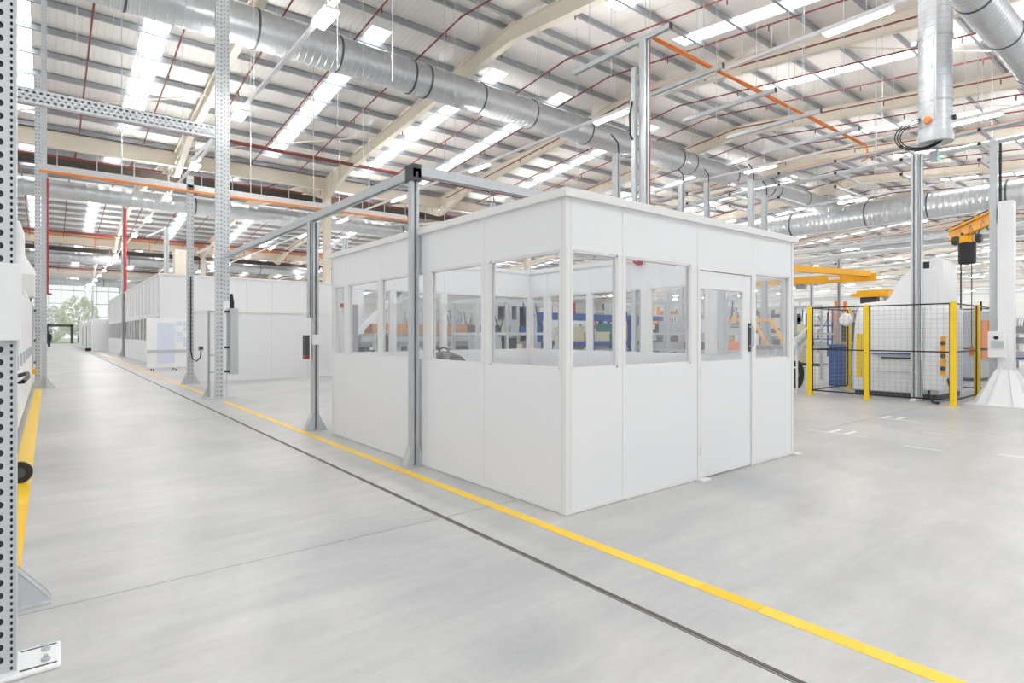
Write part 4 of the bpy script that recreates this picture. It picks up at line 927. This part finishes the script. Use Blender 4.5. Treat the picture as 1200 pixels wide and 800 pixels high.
MB().path([(-.4, 0, 4.15), (-.05, 0, 4.2), (.15, 0, 4.1), (.22, 0, 3.85), (.22, 0, 3.3)], .09, 12).build('pipe', 'white', t, smooth=True); MB().lathe([(.1, 3.35), (.28, 3.0), (.3, 2.9), (.27, 2.9), (.08, 3.3)], (.22, 0, 0), 'z', 20).build('hood', 'white', t, smooth=True); B(-.1, .5, -.4, .4, 2.36, 2.9).build('filter_box', 'offwhite', t, bevel=.02)
tc = thing('tool_trolley', 'black wheeled trolley poking out behind the leftmost perforated post', 'trolley', (-.62, 8.4, 0))
for x in (-.3, .28):
    for y in (-.7, .7): B(x - .02, x + .02, y - .02, y + .02, .16, 1.05).build('upright', 'dark', tc)
for z in (.25, .62, 1.0): B(-.34, .32, -.75, .75, z, z + .04).build('shelf', 'midgrey', tc)
MB().path([(.28, -.75, .98), (.42, -.8, 1.02), (.44, 0, 1.02), (.42, .8, 1.02), (.28, .75, .98)], .022, 8).build('handle', 'black', tc, smooth=True)
for x in (-.3, .33):
    for y in (-.68, .68):
        w_ = MB().lathe([(.05, -.03), (.1, -.028), (.108, -.015), (.108, .015), (.1, .028), (.05, .03)], (x + (.06 if y < 0 else -.1), y - .09, .108), 'y', 24).build('wheel', 'black', tc, smooth=True); MB().lathe([(.05, -.034), (.05, .034)], (x + (.06 if y < 0 else -.1), y - .09, .108), 'y', 16).build('wheel_hub', 'dark', w_)
ob = thing('orange_bundle', 'orange and grey bundle lying on top of the black trolley', 'bundle', (-.42, 8.4, 1.04)); MB().lathe([(.02, -.32), (.11, -.26), (.13, 0), (.11, .26), (.02, .32)], (0, 0, .12), 'y', 12).build('cloth', 'orange', ob, smooth=True); B(-.1, .12, -.2, .1, .0, .05).build('sheet', 'white', ob)

# =================================================================== EQUIPMENT BEHIND THE GLAZED ROOM
sm = thing('saw_line', 'long grey machine bed with timber behind the left windows of the glazed room', 'machine', (7.9, 14.6, 0))
B(-1.6, 2.1, -.45, .45, 1.15, 1.5).build('bed', 'midgrey', sm, bevel=.02); B(-1.6, 2.1, -.5, -.45, 1.3, 1.42).build('side_rail', 'grey', sm)
for x in (-1.4, -.3, .8, 1.9): B(x - .07, x + .07, -.4, .4, 0, 1.15).build('leg', 'dark', sm)
B(-1.45, -.55, -.48, .4, .35, 1.05).build('blue_drive', 'blue', sm, bevel=.02); MB().lathe([(.3, -.05), (.33, 0), (.3, .05), (.24, .05), (.24, -.05)], (-1.0, -.55, 1.25), 'y', 24).build('hand_wheel', 'grey', sm)
m = MB(); m.perf((-1.85, -.5, 0), (1, 0, 0), (0, 0, 1), .16, 2.25, [(.04, .03, .04, .11, 0, True), (.12, .03, .04, .11, 0, True)]); m.box(-1.85, -1.69, -.49, -.38, 0, 2.25); m.build('perforated_stand', 'midgrey', sm)
MB().bar((-1.7, -.3, 1.45), (-.3, -.3, 2.75), .1, .12).build('inclined_chute', 'white', sm); B(-.6, -.35, -.35, -.1, 0, 2.9).build('chute_post', 'galvdark', sm)
for k in range(4): tag(B(-1.25 + 7.9 + .1 * (k % 2), 9.9 + .06 * k, 14.2 + .17 * k, 14.35 + .17 * k, 1.505, 1.77).build('timber_beam', 'timber'), ['front timber beam on the grey machine bed', 'second timber beam on the grey machine bed', 'third timber beam on the grey machine bed', 'rearmost timber beam on the grey machine bed'][k], 'timber')
bx = tag(B(8.4, 9.3, 13.3, 13.9, 0, 1.05).build('cardboard_box', 'card', bevel=.01), 'large brown cardboard crate before the grey machine bed', 'box')
cn = thing('conveyor', 'dark angled conveyor behind the room to the right of the cardboard crate', 'conveyor', (10.3, 13.4, 0)); MB().bar((-1.0, 0, .85), (1.1, 0, 1.12), .5, .12).build('belt', 'dark', cn); MB().bar((-1.0, -.28, .85), (1.1, -.28, 1.12), .04, .16).build('side_guard', 'galv', cn)
for x in (-.8, .8): B(x - .04, x + .04, -.2, .2, 0, .85).build('leg', 'galvdark', cn)
gm = thing('glazed_machine', 'tall grey machine with blue tinted doors behind the middle left window', 'machine', (11.6, 14.8, 0))
B(-.9, .9, -.6, .6, 0, 1.0).build('base', 'midgrey', gm, bevel=.02); B(-.9, .9, -.6, .6, 2.35, 2.6).build('head', 'grey', gm, bevel=.02)
for x in (-.85, 0, .85): B(x - .06, x + .06, -.6, .6, 1.0, 2.35).build('post', 'galvdark', gm)
B(-.8, .8, .4, .5, 1.0, 2.35).build('back_panel', 'dark', gm); B(-.3, .3, -.4, .2, 1.0, 1.6).build('spindle', 'midgrey', gm, bevel=.04); B(.45, .7, -.66, -.6, 1.2, 1.75).build('control_panel', 'paleblue', gm); B(-.7, -.2, -.4, 0, 1.6, 1.85).build('motor', 'dark', gm, bevel=.05)
wm_ = thing('white_console', 'white machine console with red markings behind the glazed room', 'machine', (13.6, 14.6, 0))
B(-1.2, 1.3, -.4, .6, 0, 2.05).build('body', 'offwhite', wm_, bevel=.02); B(-1.15, -.05, -.43, -.4, .3, 1.95).build('door', 'white', wm_); B(.05, 1.2, -.43, -.4, .3, 1.95).build('door', 'white', wm_)
for k, (a, b) in enumerate(((-.9, -.5), (-.4, -.25), (.2, .5), (.55, .8), (.85, 1.05))): B(a, b, -.44, -.43, 1.18, 1.28).build('red_mark', 'red', wm_)
for z in (1.4, 1.62, 1.8): MB().lathe([(.05, -.03), (.05, 0)], (.75, -.43, z), 'y', 12).build('dial', 'grey', wm_)
B(-1.2, 1.3, -.45, -.4, 2.05, 2.2).build('blue_head', 'blue', wm_); B(-1.05, -.9, -.45, -.43, 1.35, 1.5).build('warning_plate', 'yellow', wm_)
bf = thing('blue_frame', 'blue steel frame bench seen through the front windows of the glazed room', 'frame', (11.2, 11.5, 0))
for z in (1.22, 1.98): B(-.1, 4.5, -.07, .07, z - .07, z + .07).build('rail', 'blue', bf); B(-.1, 4.5, 1.13, 1.27, z - .07, z + .07).build('rail', 'blue', bf)
for x in (0, .9, 2.6, 4.4):
    for y in (0, 1.2): B(x - .06, x + .06, y - .06, y + .06, 0, 2.05).build('leg', 'blue', bf)
B(-.1, 4.5, 0, 1.2, 1.0, 1.06).build('deck', 'grey', bf)
for i, (x, y, w_, h_, mt, lb) in enumerate(((.45, .45, .6, .65, 'creambox', 'pale cream crate on the left of the blue frame'), (1.5, .5, .8, .5, 'creambox', 'wide cream crate in the middle of the blue frame'), (2.15, .5, .4, .75, 'teal', 'teal machine head on the blue frame'), (3.1, .5, .7, .7, 'creambox', 'cream crate on the right part of the blue frame'), (3.9, .5, .5, .45, 'offwhite', 'white box at the right end of the blue frame'))):
    t = thing('crate', lb, 'box', (11.2 + x, 11.5 + y, 1.06)); B(-w_ / 2, w_ / 2, -.3, .3, 0, h_).build('body', mt, t, bevel=.015); B(-w_ / 2 - .01, w_ / 2 + .01, -.31, .31, h_ - .06, h_).build('lid', mt, t)
pb_ = thing('purple_bin', 'purple bin standing on the floor by the blue frame', 'bin', (11.9, 10.9, .0)); MB().lathe([(.2, 0), (.27, .95), (.29, 1.0), (.25, 1.0), (.18, .05)], (0, 0, 0), 'z', 16).build('body', 'purple', pb_, smooth=True); MB().lathe([(.295, .97), (.295, 1.02), (.27, 1.02)], (0, 0, 0), 'z', 16).build('rim', 'purple', pb_)
for x, y, z, lb in ((11.1, 9.7, 6.0, 'grey post close behind the back wall of the glazed room'), (16.1, 11.3, 6.4, 'grey post right of the blue frame'), (17.4, 11.2, 6.6, 'perforated post behind the door of the glazed room'), (16.1, 8.9, 6.0, 'post rising over the right end of the glazed room'), (18.2, 9.6, 6.0, 'second post rising over the right end of the glazed room'), (13.3, 17.8, 6.5, 'post behind the white console')):
    t = thing('service_post', lb, 'post', (x, y, 0)); MB().channel((0, 0, 0), (0, 0, z), .16, .14, .3, .4, (0, -1, 0)).build('channel', 'galvdark', t); MB().channel((.16, .1, 0), (.16, .1, z - .4), .08, .1, .3, .4, (0, -1, 0)).build('side_channel', 'galv', t); B(-.2, .2, -.2, .2, 0, .02).build('base_plate', 'galv', t); MB().path([(0, -.08, z), (-.05, -.1, z + .25), (-.3, -.1, z + .4)], .018, 6).build('cable', 'black', t)
af = thing('yellow_frame_machine', 'machine with a yellow angled frame behind the right window of the glazed room', 'machine', (17.2, 9.6, 0))
B(-.6, .6, -1.0, 1.0, 0, 1.05).build('base', 'white', af, bevel=.03); B(-.65, .65, -1.05, 1.05, 1.05, 1.15).build('table', 'midgrey', af)
for x in (-.55, .55): MB().bar((x, -.9, 1.15), (x, -.45, 1.95), .06, .08).build('yellow_strut', 'crane', af); MB().bar((x, -.45, 1.95), (x, .5, 1.95), .06, .08).build('yellow_strut', 'crane', af)
B(-.3, .3, -.2, .3, 1.15, 1.5).build('head', 'white', af, bevel=.05); B(-.2, .2, .4, .7, 1.15, 1.32).build('orange_tray', 'orange', af)
ra = thing('robot_arm', 'white robot arm between the glazed room and the yellow fence', 'robot', (17.0, 8.1, 0))
MB().lathe([(.28, 0), (.28, .5), (.2, .6), (.2, .95)], (0, 0, 0), 'z', 18).build('base', 'offwhite', ra, smooth=True); MB().lathe([(.2, -.2), (.24, -.12), (.24, .12), (.2, .2)], (0, 0, 1.15), 'y', 18).build('shoulder', 'white', ra, smooth=True); MB().tube((0, 0, 1.15), (-.2, -.55, 1.6), .14, 14, .11).build('upper_arm', 'white', ra, smooth=True); MB().tube((-.2, -.55, 1.6), (-.5, -.75, 1.2), .1, 14, .07).build('fore_arm', 'dark', ra, smooth=True)

# =================================================================== FAR HALL ON THE RIGHT
R2 = random.Random(11)
body_c = [('white', 'white'), ('pale grey', 'grey'), ('cream', 'creambox'), ('off-white', 'offwhite'), ('dark grey', 'dark'), ('mid-grey', 'midgrey')]
door_c = [('blue', 'blue'), ('dark', 'dark'), ('teal', 'teal'), ('orange', 'orange'), ('red', 'red'), ('yellow', 'crane'), ('grey', 'midgrey')]
combos = [(a, b) for a in body_c for b in door_c if a[0].split('-')[0] not in b[0]]
R2.shuffle(combos)
spots = [(23.5, 6.2), (26.5, 9.2), (24.8, 12.4), (21.0, 16.0), (25.5, 19.0), (29.0, 6.8), (31.5, 11.5), (30.0, 16.5), (27.5, 24.0), (34.5, 8.6), (36.5, 14.0), (34.0, 21.0), (38.5, 10.2), (41.0, 17.0), (44.0, 9.4), (46.0, 14.0), (50.0, 11.0), (52.0, 17.5), (57.0, 13.5), (60.0, 20.0), (64.0, 12.6), (68.0, 17.0), (75.0, 16.0), (82.0, 20.0), (20.0, 22.5), (17.0, 19.0), (38.0, 26.0), (23.0, 28.0), (31.0, 30.0), (45.0, 28.0), (10.0, 17.6), (14.0, 20.5), (17.5, 15.2), (20.6, 12.0), (24.0, 15.6), (28.0, 20.5), (12.5, 25.0), (17.0, 25.5), (21.0, 19.0), (34.5, 26.0), (33.0, 5.6), (9.0, 11.4), (13.8, 9.3), (17.4, 13.0), (20.3, 9.8), (12.0, 19.5)]
for i, (x, y) in enumerate(spots):
    (bn_, bm_), (dn_, dm_) = combos[i % len(combos)]
    kind = i % 3 if i < 30 else 3
    if kind == 0:
        t = thing('machine_cell', f'distant {bn_} machine cabinet with {dn_} doors', 'machine', (x, y, 0), R2.choice((0, PI / 2)))
        w, d, h_ = R2.uniform(1.2, 2.0), R2.uniform(.7, 1.1), R2.uniform(1.7, 2.5)
        B(-w, w, -d, d, .1, h_).build('body', bm_, t, bevel=.03); B(-w + .1, w - .1, -d + .1, d - .1, 0, .1).build('plinth', 'dark', t)
        for s in (-1, 1):
            B(s * w * .5 - w * .42, s * w * .5 + w * .42, -d - .03, -d, .7, h_ - .3).build('door', dm_, t); B(-w - .03, -w, s * d * .5 - d * .4, s * d * .5 + d * .4, .7, h_ - .3).build('side_door', dm_, t)
        B(w * .3, w * .6, -d - .15, -d - .03, 1.2, 1.7).build('control_panel', 'grey', t); MB().tube((w * .8, 0, h_), (w * .8, 0, h_ + .45), .04, 8).build('signal_mast', 'red', t)
    elif kind == 1:
        t = thing('storage_rack', f'distant rack with {dn_} uprights loaded with {bn_} boxes', 'rack', (x, y, 0), R2.choice((0, PI / 2)))
        for sx in (-1.4, 0, 1.4):
            for sy in (-.45, .45): B(sx - .05, sx + .05, sy - .05, sy + .05, 0, 2.9).build('upright', dm_, t)
        for z in (.2, 1.1, 2.0):
            B(-1.45, 1.45, -.48, .48, z, z + .08).build('shelf', dm_ if z > 1 else 'galvdark', t)
            for k in range(4):
                if R2.random() < .8: h2 = R2.uniform(.3, .7); B(-1.3 + .68 * k, -1.3 + .68 * k + .55, -.4, .4, z + .08, z + .08 + h2).build('box', R2.choice((bm_, bm_, 'card', 'offwhite')), t)
    elif kind == 3:
        t = thing('tooling_frame', f'open strut tooling frame with {bn_} boxes and {dn_} fittings behind the glazed room', 'frame', (x, y, 0), R2.choice((0, PI / 2)))
        hh = R2.uniform(2.0, 2.6)
        for sx in (-1.3, -.45, .45, 1.3):
            for sy in (-.5, .5): B(sx - .035, sx + .035, sy - .035, sy + .035, 0, hh).build('upright', 'galvdark', t)
        for z in (.45, 1.05, 1.5, hh):
            for sy in (-.5, .5): B(-1.3, 1.3, sy - .03, sy + .03, z - .03, z + .03).build('rail', dm_ if z == .45 else 'galv', t)
            for sx in (-1.3, 1.3): B(sx - .03, sx + .03, -.5, .5, z - .03, z + .03).build('end_rail', 'galv', t)
        for k in range(11):
            sx, z = R2.uniform(-1.15, 1.15), R2.choice((.48, 1.08, 1.08, 1.53, 1.53)); w, h2 = R2.uniform(.1, .3), R2.uniform(.12, .38)
            B(sx - w, sx + w, R2.uniform(-.48, -.2), R2.uniform(.1, .4), z, z + h2).build('box', R2.choice((bm_, bm_, dm_, 'grey', 'offwhite', 'creambox', 'dark')), t)
        for k in range(3):
            sx = R2.uniform(-1.2, 1.0); MB().path([(sx, -.52, hh), (sx + .05, -.56, hh - .4), (sx + .2, -.56, hh - .7), (sx + .35, -.54, hh - .3)], .018, 5).build('hose', R2.choice(('black', 'dark', 'blue')), t)
    else:
        t = thing('gantry_machine', f'distant gantry machine with {bn_} bed and {dn_} bridge', 'machine', (x, y, 0), R2.choice((0, PI / 2)))
        B(-1.8, 1.8, -.6, .6, .15, .95).build('bed', bm_, t, bevel=.03); B(-1.7, 1.7, -.5, .5, 0, .15).build('plinth', 'dark', t)
        for s in (-.7, .7): B(-.25, .25, s - .1, s + .1, .95, 2.2).build('column', dm_, t)
        B(-.25, .25, -.8, .8, 2.0, 2.35).build('bridge', dm_, t); B(-.4, -.25, -.25, .25, 1.4, 2.2).build('head', 'offwhite', t, bevel=.03); MB().path([(0, .8, 2.3), (0, 1.1, 2.6), (0, 1.1, 3.4)], .05, 6).build('cable', 'black', t)
# rows of slender service posts far right, and strut frames at their heads
fp_mesh = {}
k_ = 0
for x in (24.0, 27.6, 31.2, 35.6, 40.0, 45.5, 51.0, 58.0, 66.0, 76.0):
    t = thing('post_row', ['nearest', 'second', 'third', 'fourth', 'fifth', 'sixth', 'seventh', 'eighth', 'ninth', 'farthest'][k_] + ' row of slender service posts joined by a strut behind the fenced machine', 'post row'); k_ += 1
    hgt = 4.2 + .25 * (k_ % 3); ys = [x * (.19 + .085 * j) + (k_ % 2) for j in range(8)]
    ys = [y for y in ys if all(abs(y - b) > 2.1 or abs(x - a) > 2.1 for a, b in spots)]
    for y in ys: MB().channel((x, y, 0), (x, y, hgt), .12, .12, .3, .4, (-1, 0, 0)).build('post', 'galvdark', t)
    MB().channel((x, ys[0] - 1, hgt), (x, ys[-1] + 2, hgt), .12, .12, .3, .4, (0, 0, -1)).build('strut', 'galv', t); MB().tube((x + .2, ys[0] - 1, hgt - .6), (x + .2, ys[-1] + 2, hgt - .6), .06, 6).build('pipe', 'white', t)
